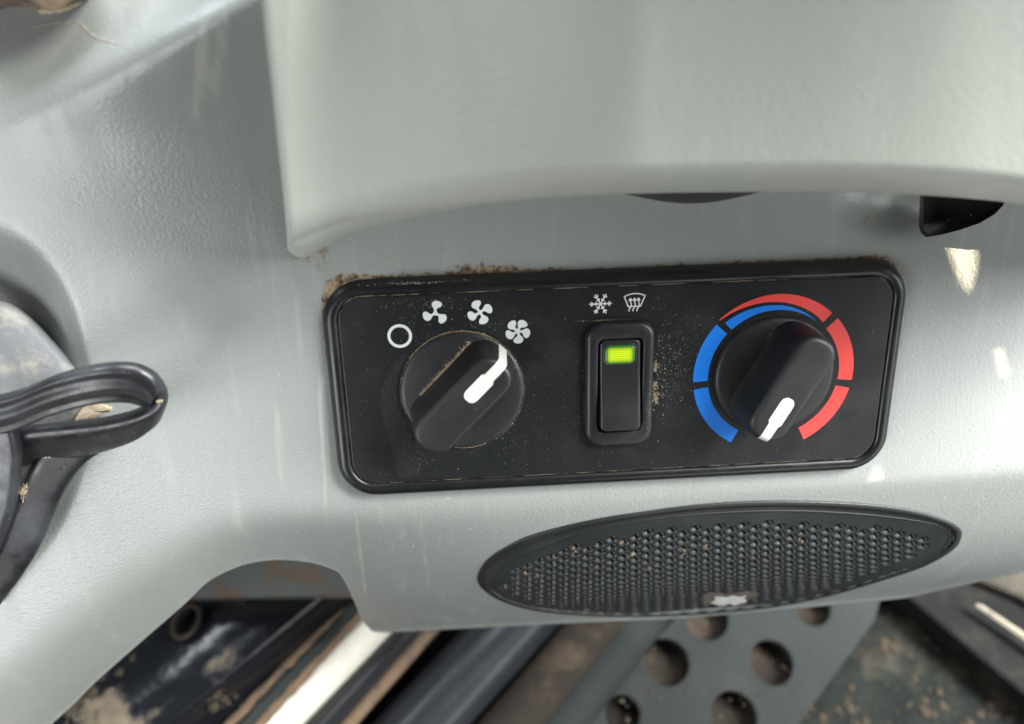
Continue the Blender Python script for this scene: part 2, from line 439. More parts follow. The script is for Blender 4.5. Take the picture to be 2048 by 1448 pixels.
# the skin is open, so cut it by deleting what falls inside after bisecting along the pocket's sides
console.modifiers.remove(mod); bpy.data.objects.remove(cut)
bm = bmesh.new(); bm.from_mesh(console.data)
cen = pk.mean(0)
def reg(pad):
    out = []
    for f in bm.faces:
        c = f.calc_center_median() / MM
        px_ = CR @ np.array(c) + CT; u = px_[0] / px_[2] * FPX + 1024; v = px_[1] / px_[2] * FPX + 724
        if pk[:, 0].min() - pad < u < pk[:, 0].max() + pad and pk[:, 1].min() - pad < v < pk[:, 1].max() + pad: out.append((f, u, v))
    return out
loc = [f for f, u, v in reg(14)]
for i in range(len(pk)):
    a, b = pk[i], pk[(i + 1) % len(pk)]
    pa, pb = at(a[0], a[1], 0.0), at(b[0], b[1], 0.0)
    no = np.cross(pa - CP, pb - CP); no /= np.linalg.norm(no)
    geom = set(loc)
    for f in loc: geom.update(f.edges); geom.update(f.verts)
    r = bmesh.ops.bisect_plane(bm, geom=list(geom), dist=1e-7, plane_co=Vector(CP * MM), plane_no=Vector(no))
    loc = [f for f, u, v in reg(14)]
def inside(u, v):
    c = False; n = len(pk)
    for i in range(n):
        (x1, y1), (x2, y2) = pk[i], pk[i - 1]
        if (y1 > v) != (y2 > v) and u < (x2 - x1) * (v - y1) / (y2 - y1) + x1: c = not c
    return c
bmesh.ops.delete(bm, geom=[f for f, u, v in reg(2) if inside(u, v)], context='FACES')
bm.to_mesh(console.data); bm.free()
# liner of the pocket
n = len(pk); L = []
for s, dw in ((1.0, 0.05), (0.995, -1.0), (0.97, -9.0), (0.9, -14.0), (0.0, -15.0)):
    p = cen + (pk - cen) * s
    L.append(at(p[:, 0], p[:, 1], Wsh(pk[:, 0], pk[:, 1]) + dw))
link_grid('pocket_liner', np.array(L), M_dark, console, wrap=True, smooth=False)

# ------------------------------------------------------------------ the housing above
HB = catmull([(574, 489), (650, 457), (700, 443), (800, 428), (900, 415), (1000, 404), (1100, 395), (1250, 388), (1400, 385), (1550, 384), (1700, 385), (1850, 391), (1960, 399), (2020, 406), (2080, 420), (2200, 470), (2380, 540)], 8)
def yb(x): return np.interp(x, HB[:, 0], HB[:, 1])
HL = np.array([(-420, 478), (-100, 515), (0, 526), (60, 531), (200, 547), (350, 563), (450, 573), (489, 575)], float)
def xl(y): return np.interp(y, HL[:, 0], HL[:, 1])
us = np.concatenate([np.linspace(0, 0.03, 14)[:-1], np.linspace(0.03, 1, 190)])
vs = np.concatenate([np.linspace(0, 0.75, 70)[:-1], np.linspace(0.75, 1, 50)])
U, V_ = np.meshgrid(us, vs)
y0 = -420 + (489 + 420) * V_
x = xl(y0) + (2380 - xl(y0)) * U
y = -420 + (yb(x) + 420) * V_
_HX = catmull([(-600, 9), (400, 8.5), (560, 7), (790, 2.2), (1000, 0), (1200, 1.2), (1500, 5.5), (1750, 8), (2000, 7.5), (2400, 1), (3000, -10)], 10)
def Wh(x, y):
    wb = 26 + 30 * sstep(x, 560, 1300) + 4 * sstep(x, 1300, 2100)
    dbt = np.maximum(yb(x) - y, 0); dl = np.maximum(x - xl(y), 0)
    w = wb + 0.055 * np.minimum(dbt, 700) 
    w += np.interp(x, _HX[:, 0], _HX[:, 1])
    rb = 66.0; w -= (9.5 + 20 * sstep(x, 850, 1350)) * (1 - np.sqrt(np.clip(1 - (1 - np.clip(dbt / rb, 0, 1)) ** 2.4, 0, 1)))
    rl = 15.0; w -= 3.0 * (1 - np.sqrt(np.clip(1 - (1 - np.clip(dl / rl, 0, 1)) ** 2, 0, 1)))
    return w
w = Wh(x, y); Pm = at(x, y, w)
# skirts: under the lip back to the console, and down the left side
xb, ybt, wbt = x[-1], y[-1], w[-1]
foot = np.array([(574, 500), (590, 514), (606, 519), (625, 510), (650, 495), (700, 467), (800, 440), (900, 420), (1000, 401), (1100, 388), (1300, 372), (2380, 500)], float)
yf = np.interp(xb, foot[:, 0], foot[:, 1]); yf = np.where(xb > 1150, ybt - 16, yf)
sk = []
for t in (0.12, 0.3, 0.5, 0.7, 0.85, 1.0):
    tt = math.sin(t * PI / 2)
    sk.append(at(xb, ybt + (yf - ybt) * tt, wbt + (-6 - wbt) * (t ** 1.5)))
Pm = np.concatenate([Pm, np.array(sk)])
# left side wall columns
colx = np.array([Pm[i, 0] for i in range(Pm.shape[0])])
left = []
for dz in (10, 25, 60):
    c = colx.copy(); c[:, 2] = np.maximum(c[:, 2] - dz, -6); c[:, 0] += 0.06 * dz; left.append(c)
Pm = np.concatenate([np.stack(left[::-1], 1), Pm], 1)
housing = link_grid('housing', Pm, M_house, flip=True)
tag(housing, 'large pale grey plastic housing overhanging the top of the control panel', 'housing')
# body under the lip, coloured dark to stand in for its shadowed underside
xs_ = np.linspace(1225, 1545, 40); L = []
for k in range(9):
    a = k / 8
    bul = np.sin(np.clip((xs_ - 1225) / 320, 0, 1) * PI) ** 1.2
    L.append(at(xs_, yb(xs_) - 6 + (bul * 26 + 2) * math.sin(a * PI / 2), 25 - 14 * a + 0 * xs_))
link_grid('recess_shade', np.array(L), M_dark, housing)

# ------------------------------------------------------------------ the control panel
panel = empty('control_panel', (0, 0, 0))
tag(panel, 'black rectangular heater control panel with two rotary knobs and a rocker switch', 'control panel')
prof = [(0.30, -2.0), (0.30, -0.15), (0.45, 0.25), (0.9, 0.62), (1.6, 0.88), (2.5, 0.86), (3.3, 0.55), (4.1, -0.05), (4.75, -0.85), (5.15, -1.8), (5.3, -2.8), (5.3, -4.5)]
rings('bezel', [(bez(o), z) for o, z in prof][::-1], M_bezel, panel, cap=False)
rings('seam', [(bez(0.45), -0.42), (bez(-0.35), -0.40)], M_seam, panel, cap=False)
rings('faceplate', [(bez(-0.02), -0.6), (bez(-0.06), -0.10), (bez(-0.25), 0.0), (bez(-0.5), 0.0)], M_face, panel)

# --- printed symbols
ZP = 0.05
def circ(r, n=64, c=(0, 0)): return np.array([(c[0] + r*math.cos(2*PI*i/n), c[1] + r*math.sin(2*PI*i/n)) for i in range(n)])
o = flat('off_symbol', circ(3.9) + (-71.1, 19.1), ZP, M_white, panel, holes=[circ(2.95) + (-71.1, 19.1)]); o['label'] = 'white ring symbol for fan off'
BL = np.array([(.5,.2),(.36,.9),(.48,1.45),(.95,1.75),(1.7,2.15),(2.1,2.8),(1.95,3.35),(1.35,3.8),(0.6,4.05),(-.2,4.0),(-.85,3.65),(-1.2,3.1),(-1.15,2.4),(-.75,1.75),(-.48,1.2),(-.42,.7),(-.5,.2)])
def fan(name, c, n, a0, lat=1.0, lab=''):
    V = []; F = []
    bl = catmull(BL * (lat, 1), 4, True)
    for k in range(n):
        a = math.radians(a0 + k * 360 / n); cs, sn = math.cos(a), math.sin(a); o_ = len(V)
        for p in bl: V.append((c[0] + p[0]*cs - p[1]*sn, c[1] + p[0]*sn + p[1]*cs, ZP + 0.004 * k))
        F.append(tuple(range(o_, len(V))))
    o_ = len(V)
    for p in circ(0.72, 20): V.append((c[0] + p[0], c[1] + p[1], ZP + 0.03))
    F.append(tuple(range(o_, len(V))))
    o = link(name, V, F, M_white, panel, smooth=False); o['label'] = lab
fan('fan_symbol', (-59.4, 26.1), 3, -4, 0.98, 'white three-bladed fan symbol')
fan('fan_symbol', (-45.3, 25.8), 4, 30, 0.98, 'white four-bladed fan symbol')
fan('fan_symbol', (-33.4, 19.0), 5, -25, 0.97, 'white five-bladed fan symbol')
def strokes(name, segs, wd, lab):
    V = []; F = []
    for k, seg in enumerate(segs):
        p = np.array(seg, float); t = np.gradient(p, axis=0); t /= np.linalg.norm(t, axis=1)[:, None]; nn = np.stack([-t[:, 1], t[:, 0]], 1)
        o_ = len(V); z = ZP + 0.0015 * k
        for a, b in zip(p + nn * wd/2, p - nn * wd/2): V += [(a[0], a[1], z), (b[0], b[1], z)]
        for i in range(len(p) - 1): F.append((o_+2*i, o_+2*i+1, o_+2*i+3, o_+2*i+2))
    o = link(name, V, F, M_white, panel, smooth=False); o['label'] = lab
seg = []
c0 = np.array((-6.7, 26.95))
for k in range(6):
    a = math.radians(60 * k); R2 = np.array([[math.cos(a), -math.sin(a)], [math.sin(a), math.cos(a)]])
    seg.append([c0 + R2 @ (0.0, 0), c0 + R2 @ (3.65, 0)])
    for r0, ln in ((1.1, 0.75), (2.35, 0.95)):
        for sg in (-1, 1): seg.append([c0 + R2 @ (r0 - .08, -0.1 * sg), c0 + R2 @ (r0 + ln * 0.75, ln * 0.75 * sg)])
strokes('snowflake_symbol', seg, 0.36, 'white snowflake symbol')
c0 = np.array((4.35, 26.9)); seg = []
seg.append(catmull(np.array([(-3.5, 2.0), (-1.8, 2.72), (0, 2.98), (1.8, 2.76), (3.5, 2.15)]) + c0, 6))
seg.append(np.array([(-3.42, 2.15), (-2.0, -1.35)]) + c0); seg.append(np.array([(3.42, 2.25), (1.85, -1.35)]) + c0)
seg.append(np.array([(-2.1, -1.25), (1.95, -1.25)]) + c0)
for dx in (-1.3, 0, 1.3):
    seg.append(catmull(np.array([(-.45, -2.85), (-.5, -2.3), (.0, -1.5), (.22, -.7), (0.02, .2), (-.08, 1.2)]) + c0 + (dx, 0), 5))
    for sg in (-1, 1): seg.append(np.array([(-.08 + .5 * sg, .62), (-.08, 1.5)]) + c0 + (dx, 0))
strokes('demister_symbol', seg, 0.34, 'white heated windscreen symbol with three wavy arrows')

KC2 = np.array((52.04, 0.25))
def arc(a0, a1, ri, ro_, name, mat, lab):
    n = 40; A = np.radians(np.linspace(a0, a1, n)); tt = np.linspace(0, 1, n)
    ri = np.interp(tt, np.linspace(0, 1, len(ri)), ri); ro_ = np.interp(tt, np.linspace(0, 1, len(ro_)), ro_)
    P_ = np.stack([np.stack([KC2[0] + r * np.cos(A), KC2[1] + r * np.sin(A), np.full(n, ZP)], 1) for r in (ri, ro_)])
    o = link_grid(name, P_, mat, panel, smooth=False, flip=True); o['label'] = lab
RI, RO = 22.35, 27.35
arc(-118.6, -171.2, [RI], [RO], 'cold_band', M_blue, 'lowest blue band of the temperature scale')
arc(-176.9, -221.5, [RI], [RO], 'cold_band', M_blue, 'middle blue band of the temperature scale')
arc(133.6, 55, [22.3, 22.3, 22.2, 22.0], [25.7, 24.5, 23.4, 22.1], 'cold_band', M_blue, 'tapering blue band at the top of the temperature scale')
arc(135, 48.8, [27.5, 26.0, 24.9, 24.0, 23.1], [27.8, 27.6, 27.6, 27.4, 27.2], 'hot_band', M_red, 'tapering red band at the top of the temperature scale')
arc(42.8, -7.0, [RI], [RO], 'hot_band', M_red, 'middle red band of the temperature scale')
arc(-12.9, -62.6, [RI], [RO], 'hot_band', M_red, 'lowest red band of the temperature scale')

# --- knobs
def knob(ctr, deg, lab, seed):
    r = random.Random(seed)
    n = 88
    def C(rad): return circ(rad, n)
    disc = rings('knob', [(C(a), z) for a, z in ((20.2, -1.0), (20.25, 0.5), (20.05, 1.15), (19.5, 1.55), (18.5, 1.75), (12, 2.25), (4, 2.4))], M_knob, panel, ctr=ctr)
    disc['label'] = lab
    k1 = rings('knob_well', [(C(20.3), 0.02), (C(20.95), 0.03)], M_gap, disc, cap=False, ctr=ctr)
    a = math.radians(deg)
    fl = [(1.4, 19.4, 9.9, 8.2), (2.2, 19.5, 9.3, 7.8), (3.2, 19.5, 8.75, 7.4), (5, 19.4, 8.3, 7.1), (9, 19.1, 7.75, 6.8), (12.5, 18.85, 7.3, 6.4), (14.4, 18.65, 7.05, 6.2), (15.1, 18.45, 6.85, 6.0), (15.6, 18.1, 6.5, 5.7), (15.92, 17.6, 6.0, 5.2), (16.06, 16.9, 5.3, 4.6), (16.1, 15.5, 3.9, 3.3), (16.12, 13, 1.6, 1.3)]
    rl = [(rr(2 * L_, 2 * h_, r_, 12), z) for z, L_, h_, r_ in fl]
    rings('grip', rl, M_knob, disc, rotz=a, ctr=ctr)
    # painted pointer over the top and down the end
    path = [(2.6, 16.22, .9), (3.0, 16.22, 1.6), (3.7, 16.22, 2.15), (4.9, 16.22, 2.4), (11.6, 16.22, 2.4), (12.3, 16.22, 2.1), (12.4, 16.22, 1.75), (15.2, 16.22, 1.72), (16.6, 16.22, 1.7), (17.3, 16.12, 1.7), (17.95, 15.88, 1.68), (18.4, 15.55, 1.67), (18.72, 15.1, 1.66), (18.92, 14.4, 1.65), (19.1, 12.6, 1.65), (19.35, 9, 1.65), (19.68, 5, 1.65), (19.8, 3.0, 1.65), (20.0, 1.75, 1.65)]
    off = 0.7
    V = []; cs, sn = math.cos(a), math.sin(a)
    for u, z, hw in path:
        row = []
        for s_ in (-1, -.5, 0, .5, 1):
            vv = off + s_ * hw
            uu = u; zz = z
            if u > 14:    # follow the rounded corner of the grip's end
                uu = u - max(0, abs(vv) - 0.9) ** 2 / 30
            row.append((ctr[0] + uu*cs - vv*sn, ctr[1] + uu*sn + vv*cs, zz))
        V.append(row)
    link_grid('pointer', np.array(V), M_wpaint, disc, flip=True)
    return disc
KC1 = (-52.0, -0.15)
k1 = knob(KC1, 45, 'fan speed knob turned to the five-bladed fan, tan dust along its grip', 1)
k2 = knob(tuple(KC2), 241, 'temperature knob with its white pointer at the bottom of the red and blue scale', 2)

# --- rocker switch
sw = rings('rocker_switch', [(rr(w_, h_, r_, 8), z) for w_, h_, r_, z in ((22.6, 43.6, 5.6, -0.3), (22.5, 43.5, 5.5, 0.9), (22.1, 43.1, 5.4, 1.6), (21.2, 42.2, 5.0, 2.2), (19.9, 40.9, 4.5, 2.5), (15.6, 33.4, 2.6, 2.55), (15.0, 32.7, 2.2, 2.4), (14.8, 32.4, 2.1, 1.6), (14.7, 32.3, 2.0, -0.5))], M_switch, panel, cap=False, ctr=(-0.3, -0.55))
sw['label'] = 'black rocker switch with a lit green window'
rings('switch_well', [(rr(15.0, 32.6, 2.2, 8), -0.35)], M_gap, sw, cap=True, ctr=(-0.3, -0.55))
_rzt = catmull([(-18, 4.9), (-15, 4.85), (-11, 4.6), (-5, 3.85), (0, 3.05), (4, 2.5), (9, 2.2), (15, 2.05), (18, 2.0)], 8)
def _RZ(v): return np.interp(v, _rzt[:, 0], _rzt[:, 1])
def rz(y_):      # rocker surface: top half nearly flush, lower half rising out
    t = (y_ + 15) / 30
    return _RZ(y_)
RW, RH, RR_ = 13.4, 31.0, 1.9
tt_ = 0.5 - 0.5 * np.cos(np.linspace(0, PI, 30)); ty_ = 0.5 - 0.5 * np.cos(np.linspace(0, PI, 70))
yr = (ty_ - 0.5) * RH
ins_ = np.maximum(np.abs(yr) - (RH/2 - RR_), 0); hw_ = RW/2 - RR_ + np.sqrt(np.clip(RR_**2 - ins_**2, 0, None))
Xr = (tt_[None, :] * 2 - 1) * hw_[:, None]; Yr = np.broadcast_to(yr[:, None], Xr.shape)
ax_ = np.abs(Xr) - (RW/2 - RR_); ay_ = np.abs(Yr) - (RH/2 - RR_)
dr = -(np.hypot(np.maximum(ax_, 0), np.maximum(ay_, 0)) + np.minimum(np.maximum(ax_, ay_), 0) - RR_)
Zr = rz(Yr) - 0.9 * (1 - np.sqrt(np.clip(1 - (1 - np.clip(dr / 0.9, 0, 1)) ** 2, 0, 1)))
T_ = np.stack([Xr - 0.35, Yr - 0.2, Zr], -1)
def down(a): b_ = a.copy(); b_[..., 2] = -0.3; return b_
T_ = np.concatenate([down(T_[:1]), T_, down(T_[-1:])]); T_ = np.concatenate([down(T_[:, :1]), T_, down(T_[:, -1:])], 1)
rocker = link_grid('rocker', T_, M_switch, sw)
def lens_mat():
    k = NT('lit_green_lens')
    w = k.n('TexWave'); w.wave_type = 'BANDS'; w.bands_direction = 'Y'; w.inputs['Scale'].default_value = 480
    k.l(k.tc.outputs['Object'], w.inputs['Vector'])
    w2 = k.n('TexWave'); w2.wave_type = 'BANDS'; w2.bands_direction = 'X'; w2.inputs['Scale'].default_value = 480
    k.l(k.tc.outputs['Object'], w2.inputs['Vector'])
    f = k.math('MULTIPLY', k.ramp(w.outputs['Fac'], 0.1, 0.7, 0.70, 1), k.ramp(w2.outputs['Fac'], 0.1, 0.7, 0.82, 1))
    a = k.at('glow')
    c = k.mix(a, (0.02, 0.20, 0.01), (0.78, 0.96, 0.0))
    k.base((0.02, 0.10, 0.02)); k.rough(0.2)
    k.l(c, k.b.inputs['Emission Color'])
    st = k.math('MULTIPLY', f, k.ramp(a, 0, 1, 0.28, 1.0)); k.l(st, k.b.inputs['Emission Strength'])
    return k.m
yy_ = lambda Q: rz(Q[:, 1] + 10.3) + 0.0
rl = []; glow = []
for dw, dz, g in ((0, -.3, 0), (0.1, .12, .0), (0.9, .32, 0.08), (1.5, .36, .4), (2.3, .36, .72), (4.2, .36, 1)):
    Q = rr(9.9 - dw, 6.4 - dw, max(1.7 - dw * .4, .3), 8); rl.append((Q, rz(Q[:, 1] + 10.3) + dz)); glow += [g] * len(Q)
lens = rings('indicator_lens', rl, lens_mat(), rocker, ctr=(-0.5, 10.3)); attr(lens, 'glow', glow); lens['label'] = 'green lit indicator window'
rings('lens_rim', [(rr(10.9, 7.4, 2.1, 8), rz(rr(10.9, 7.4, 2.1, 8)[:, 1] + 10.3) + .04), (rr(10.4, 6.9, 1.9, 8), rz(rr(10.4, 6.9, 1.9, 8)[:, 1] + 10.3) + .22), (rr(9.9, 6.4, 1.7, 8), rz(rr(9.9, 6.4, 1.7, 8)[:, 1] + 10.3) + .04)], M_switch, rocker, cap=False, ctr=(-0.5, 10.3))

# --- dust: flakes and crusts
def flakes(name, spots, mat, parent, zfun):
    V = []; F = []
    for cx, cy, sx, sy, n, s0, s1 in spots:
        for _ in range(n):
            x_ = random.gauss(cx, sx); y_ = random.gauss(cy, sy); s_ = random.uniform(s0, s1) * (random.random() ** .6 + .3)
            k_ = random.choice((4, 5, 6)); a0 = random.random() * 6.28; el = random.uniform(.5, 1.0); th = random.random() * 3.14
            z0 = zfun(x_, y_)
            if z0 is None: continue
            o_ = len(V); V.append((x_, y_, z0 + s_ * 0.45))
            for j in range(k_):
                a = a0 + 6.28 * j / k_; rr_ = s_ * random.uniform(.6, 1.1)
                px_, py_ = rr_ * math.cos(a), rr_ * math.sin(a) * el
                V.append((x_ + px_*math.cos(th) - py_*math.sin(th), y_ + px_*math.sin(th) + py_*math.cos(th), z0 - 0.01))
            for j in range(k_): F.append((o_, o_ + 1 + j, o_ + 1 + (j + 1) % k_))
    o = link(name, V, F, mat, parent, smooth=False); o['kind'] = 'stuff'; return o
def zface(x_, y_):
    if abs(x_) > 88 or abs(y_) > 31: return None
    if abs(x_ + .3) < 11.4 and abs(y_ + .5) < 22: return None
    for c in (KC1, KC2):
        if (x_ - c[0])**2 + (y_ - c[1])**2 < 21**2: return None
    return 0.0
flakes('dust_flakes', [(13.5, 2, 1.4, 9, 130, .08, .24), (17, 4, 5, 9, 380, .07, .18), (19, 10, 4, 8, 220, .06, .16), (0, 0, 60, 20, 1500, .04, .12), (-68, 24, 3.5, 5, 170, .05, .14), (-70, -24, 3, 4, 200, .05, .13), (-30, -20, 16, 8, 260, .04, .12), (-46, 22, 7, 2, 110, .07, .18), (-70, -18, 3, 9, 260, .05, .13), (-66, -5, 6, 14, 160, .05, .12), (-60, 30, 8, 1.5, 110, .06, .17), (-34, -10, 8, 12, 200, .05, .13), (40, -26, 30, 4, 160, .05, .13)], M_flake, panel, zface)
flakes('dust_clump', [(11.9, 5, .35, .9, 60, .14, .5), (11.9, -1.5, .4, .9, 50, .14, .45), (12.1, -6.2, .55, 1.6, 90, .14, .5), (-11.9, -8, .15, 6, 110, .06, .18), (-4, 21.5, 4.5, .12, 150, .07, .2)], M_dust, panel, lambda a, b: 0.0)
flakes('switch_dust', [(9.6, -9, .7, 4.5, 130, .05, .15), (9.9, 0, .5, 8, 70, .04, .10), (0, -19, 5, .8, 60, .04, .10)], M_flake, sw, lambda a, b: 2.5 if (7.6 < abs(a + .3) < 10.2 or abs(b + .55) > 17) and abs(a) < 10 and abs(b + .55) < 20 else None)
flakes('bezel_dust', [(-66, 35.6, 7, .8, 300, .05, .2), (-52, 35, 12, .8, 160, .05, .15), (60, 35.5, 8, .5, 24, .05, .12), (-91, 10, .4, 14, 40, .05, .10)], M_flake, panel, lambda a, b: 0.35 if abs(b) < 36.6 else None)
# dust along the grip of the fan knob and round its disc
u1 = np.array((math.cos(PI/4), math.sin(PI/4))); n1 = np.array((-u1[1], u1[0]))
def along(c, u, nrm, a0, a1, off, spread, cnt, s0, s1):
    return [(c[0] + u[0]*t + nrm[0]*o_, c[1] + u[1]*t + nrm[1]*o_, .05, .05, 1, s0, s1) for t, o_ in ((random.uniform(a0, a1), off + abs(random.gauss(0, spread))) for _ in range(cnt))]
sp = along(KC1, u1, n1, -10, 14, 9.0, .5, 1700, .10, .28) + along(KC1, u1, n1, -4, 15, 9.0, .9, 420, .06, .16)
for _ in range(300):
    b = random.gauss(0.1, 0.32); p = np.array(KC1) + u1 * 19.7 * math.cos(b) + n1 * (19.7 * math.sin(b) + 1.2)
    sp.append((p[0], p[1], .35, .35, 1, .08, .22))
def zdisc(c, rmax):
    def f(a, b):
        d = math.hypot(a - c[0], b - c[1])
        return None if d > rmax else float(np.interp(d, [4, 12, 18.5, 19.5, 20.1, 20.9], [2.4, 2.25, 1.75, 1.55, 1.0, .1]))
    return f
flakes('dust_line', sp, M_dust, k1, zdisc(KC1, 20.6))
sp = []
for a0, a1, cnt in ((60, 150, 800), (150, 200, 160), (-100, -70, 420), (-60, 60, 220)):
    for _ in range(cnt):
        a = math.radians(random.uniform(a0, a1)); r_ = random.gauss(20.15, .16); sp.append((KC1[0] + r_*math.cos(a), KC1[1] + r_*math.sin(a), .03, .03, 1, .06, .2))
flakes('rim_dust', sp, M_dust, k1, zdisc(KC1, 20.6))
sp = []
for a0, a1, cnt in ((55, 215, 520), (215, 260, 60)):
    for _ in range(cnt):
        a = math.radians(random.uniform(a0, a1)); r_ = random.gauss(20.2, .2); sp.append((KC2[0] + r_*math.cos(a), KC2[1] + r_*math.sin(a), .03, .03, 1, .05, .17))
M_dimdust = simple('dim_dust', (0.13, 0.10, 0.065), 0.95, bumps=0.6, var=0.6, vscale=500, vcol=(0.05, .04, .03))
flakes('rim_dust', sp, M_dimdust, k2, zdisc(KC2, 20.7))
u2 = np.array((math.cos(math.radians(241)), math.sin(math.radians(241)))); n2 = np.array((-u2[1], u2[0]))
flakes('dust_line', [(KC2[0] - u2[0]*t - n2[0]*o_, KC2[1] - u2[1]*t - n2[1]*o_, .1, .1, 1, .06, .16) for t, o_ in ((random.gauss(9, 4), 9.2 + abs(random.gauss(0, .5))) for _ in range(0))] + [(KC2[0] + u2[0]*t - n2[0]*o_, KC2[1] + u2[1]*t - n2[1]*o_, .1, .1, 1, .06, .18) for t, o_ in ((random.gauss(-11, 2.5), 9.4 + abs(random.gauss(0, .6))) for _ in range(140))], M_dimdust, k2, zdisc(KC2, 20))
# wiped dust smear on the left of the faceplate
def ribbon2(name, pts, wd, z, mat, parent):
    p = catmull(pts, 8); wv = np.interp(np.linspace(0, 1, len(p)), np.linspace(0, 1, len(wd)), wd)
    t = np.gradient(p, axis=0); t /= np.linalg.norm(t, axis=1)[:, None]; nn = np.stack([-t[:, 1], t[:, 0]], 1)
    P_ = np.stack([np.concatenate([p + nn * (wv * s_ / 2)[:, None], np.full((len(p), 1), z)], 1) for s_ in (-1, 1)])
    return link_grid(name, P_, mat, parent, smooth=False)
ribbon2('dust_smear', [(-69.8, 13), (-74.6, 5), (-76.3, -4), (-74.5, -13), (-72.5, -22), (-71.3, -30.5)], [1.5, 4, 5.5, 6.5, 7, 7.2], 0.03, M_smear, panel)

# brown crust packed against the bezel
def crust(name, spans, mat):
    o5 = bez(5.25, 14); m = len(o5); seg = np.diff(np.vstack([o5, o5[:1]]), axis=0); cl = np.concatenate([[0], np.cumsum(np.hypot(seg[:, 0], seg[:, 1]))])
    V = []; F = []
    for s0, s1, wmax in spans:
        nn = int((s1 - s0) / 0.25) + 2; ss = np.linspace(s0, s1, nn)
        prevw = 0
        rows = []
        for i, s_ in enumerate(ss):
            s_ = s_ % cl[-1]; k_ = min(np.searchsorted(cl, s_, 'right') - 1, m - 1); f_ = (s_ - cl[k_]) / (cl[k_+1] - cl[k_] + 1e-9)
            p = o5[k_] + seg[k_] * f_; tn = seg[k_] / (np.linalg.norm(seg[k_]) + 1e-9); no = np.array((tn[1], -tn[0]))
            prevw = 0.75 * prevw + 0.25 * random.random() ** 2.2 * wmax * 2.2
            en = math.sin(PI * i / (nn - 1)) ** .4
            rows.append([(*(p - no * .1), -2.6), (*(p + no * prevw * en * .35), -3.0 + .25 * random.random()), (*(p + no * prevw * en * .75), -3.3 + .15 * random.random()), (*(p + no * (prevw * en + .05)), -3.52)])
        R_ = np.array(rows); o_ = len(V); V += [tuple(v) for v in R_.reshape(-1, 3)]; F += [tuple(f) for f in grid_faces(nn, 4, o_)]
    o = link(name, V, F, mat, panel); o['kind'] = 'stuff'
# perimeter runs anticlockwise from the right side's top corner
o5 = bez(5.25, 14); seg_ = np.diff(np.vstack([o5, o5[:1]]), axis=0); cl_ = np.concatenate([[0], np.cumsum(np.hypot(seg_[:, 0], seg_[:, 1]))])
def s_at(pt): return float(cl_[np.argmin(np.hypot(*(o5 - pt).T))])
sTR, sTL, sL = s_at((82, 37.5)), s_at((-82, 37.5)), s_at((-95.3, 24))
crust('dirt_crust', [(sTL - 4, sTL + 7, 2.2), (sTL + 5, sL + 1, 1.5), (sL + 2, sL + 12, .6), (sL + 24, sL + 31, .7), (sTR - 14, sTR + 4, .7), (sTR + 10, sTR + 60, .35), (sTR + 104, sTR + 122, .6), (sTR + 132, sTL - 3, .25)], M_brown)

# ------------------------------------------------------------------ speaker grille on the lower face
GC = np.array((1440.0, 1120.0))
M_rim = black_plastic('grille_rim', (0.013, 0.0142, 0.015), 0.44, 0.25, 0.4, 600)
M_mesh = black_plastic('grille_mesh', (0.020, 0.022, 0.0235), 0.36, 0.05, 0.25, 600)
grille = empty('speaker_grille', sh(1440, 1120))
tag(grille, 'oval black speaker grille full of round dimples below the control panel', 'speaker grille')
def inv_parent(o): o.matrix_parent_inverse = Matrix.Translation(-grille.matrix_world.to_translation()) if False else (M4.inverted() @ grille.matrix_world).inverted(); return o
def gout(k, lift):
    c = GC; p = c + (OUT - c) * k
    return sh(p[:, 0], p[:, 1], lift)
IN_ = catmull([(992,1170),(1010,1136),(1068,1103),(1180,1064),(1320,1038.5),(1460.5,1027),(1600.7,1024.5),(1741,1033),(1853,1047),(1886,1060),(1898,1074),(1882,1097),(1825,1128),(1685,1177),(1600,1199),(1500,1215),(1348,1227),(1200,1227),(1095,1219),(1030,1203),(1003,1189)], 8, True)
def resamp(Q, n=220):
    Q = np.vstack([Q, Q[:1]]); L_ = np.concatenate([[0], np.cumsum(np.hypot(*np.diff(Q, axis=0).T))]); u = np.linspace(0, L_[-1], n, endpoint=False)
    return np.stack([np.interp(u, L_, Q[:, 0]), np.interp(u, L_, Q[:, 1])], 1)
RO_, RI_ = resamp(OUT), resamp(IN_)
def rim_off(dpx, lift):
    p = RO_ + (RI_ - RO_) * dpx / 31.0; return sh(p[:, 0], p[:, 1], lift)
inv_parent(link_grid('rim', np.array([rim_off(d_, l_) for d_, l_ in ((-4, -2.2), (-1.5, -0.3), (-0.5, 0.4), (2, 0.9), (6, 1.25), (11, 1.3), (15, 1.0), (17, .2), (19, -.6), (22, -.7), (24, -.3), (26, .25), (28, .45), (31, .4), (34, -.8))]), M_rim, grille, wrap=True))
# dimpled plate: laid out in arc length so that the dimples foreshorten truly
pxs = np.arange(975, 1905, 2.0)
Smax = float(np.interp(232, _d, S_R)); ssv = np.arange(3.0, Smax, 0.42)
dv = np.interp(ssv, S_R, _d)
Xg, Dg = np.meshgrid(pxs, dv); Sg = np.broadcast_to(ssv[:, None], Xg.shape)
Yg = yc_s(Xg) + Dg
Yg = np.minimum(Yg, ye(Xg) + 4)
B0 = sh(Xg, Yg, 0.25)
Nn = np.cross(np.gradient(B0, axis=1), np.gradient(B0, axis=0)); Nn /= np.linalg.norm(Nn, axis=2)[..., None] + 1e-12
Nn *= np.sign(Nn[..., 2:3])
XM = (Xg - 1440) * 0.186
a_, p_ = 4.45, 5.15
from_edge = np.full(Xg.shape, 1e9)
for pt in OUT: from_edge = np.minimum(from_edge, np.hypot(Xg - pt[0], (Yg - pt[1]) * 1.5))
ins = in_out(Xg, Yg)
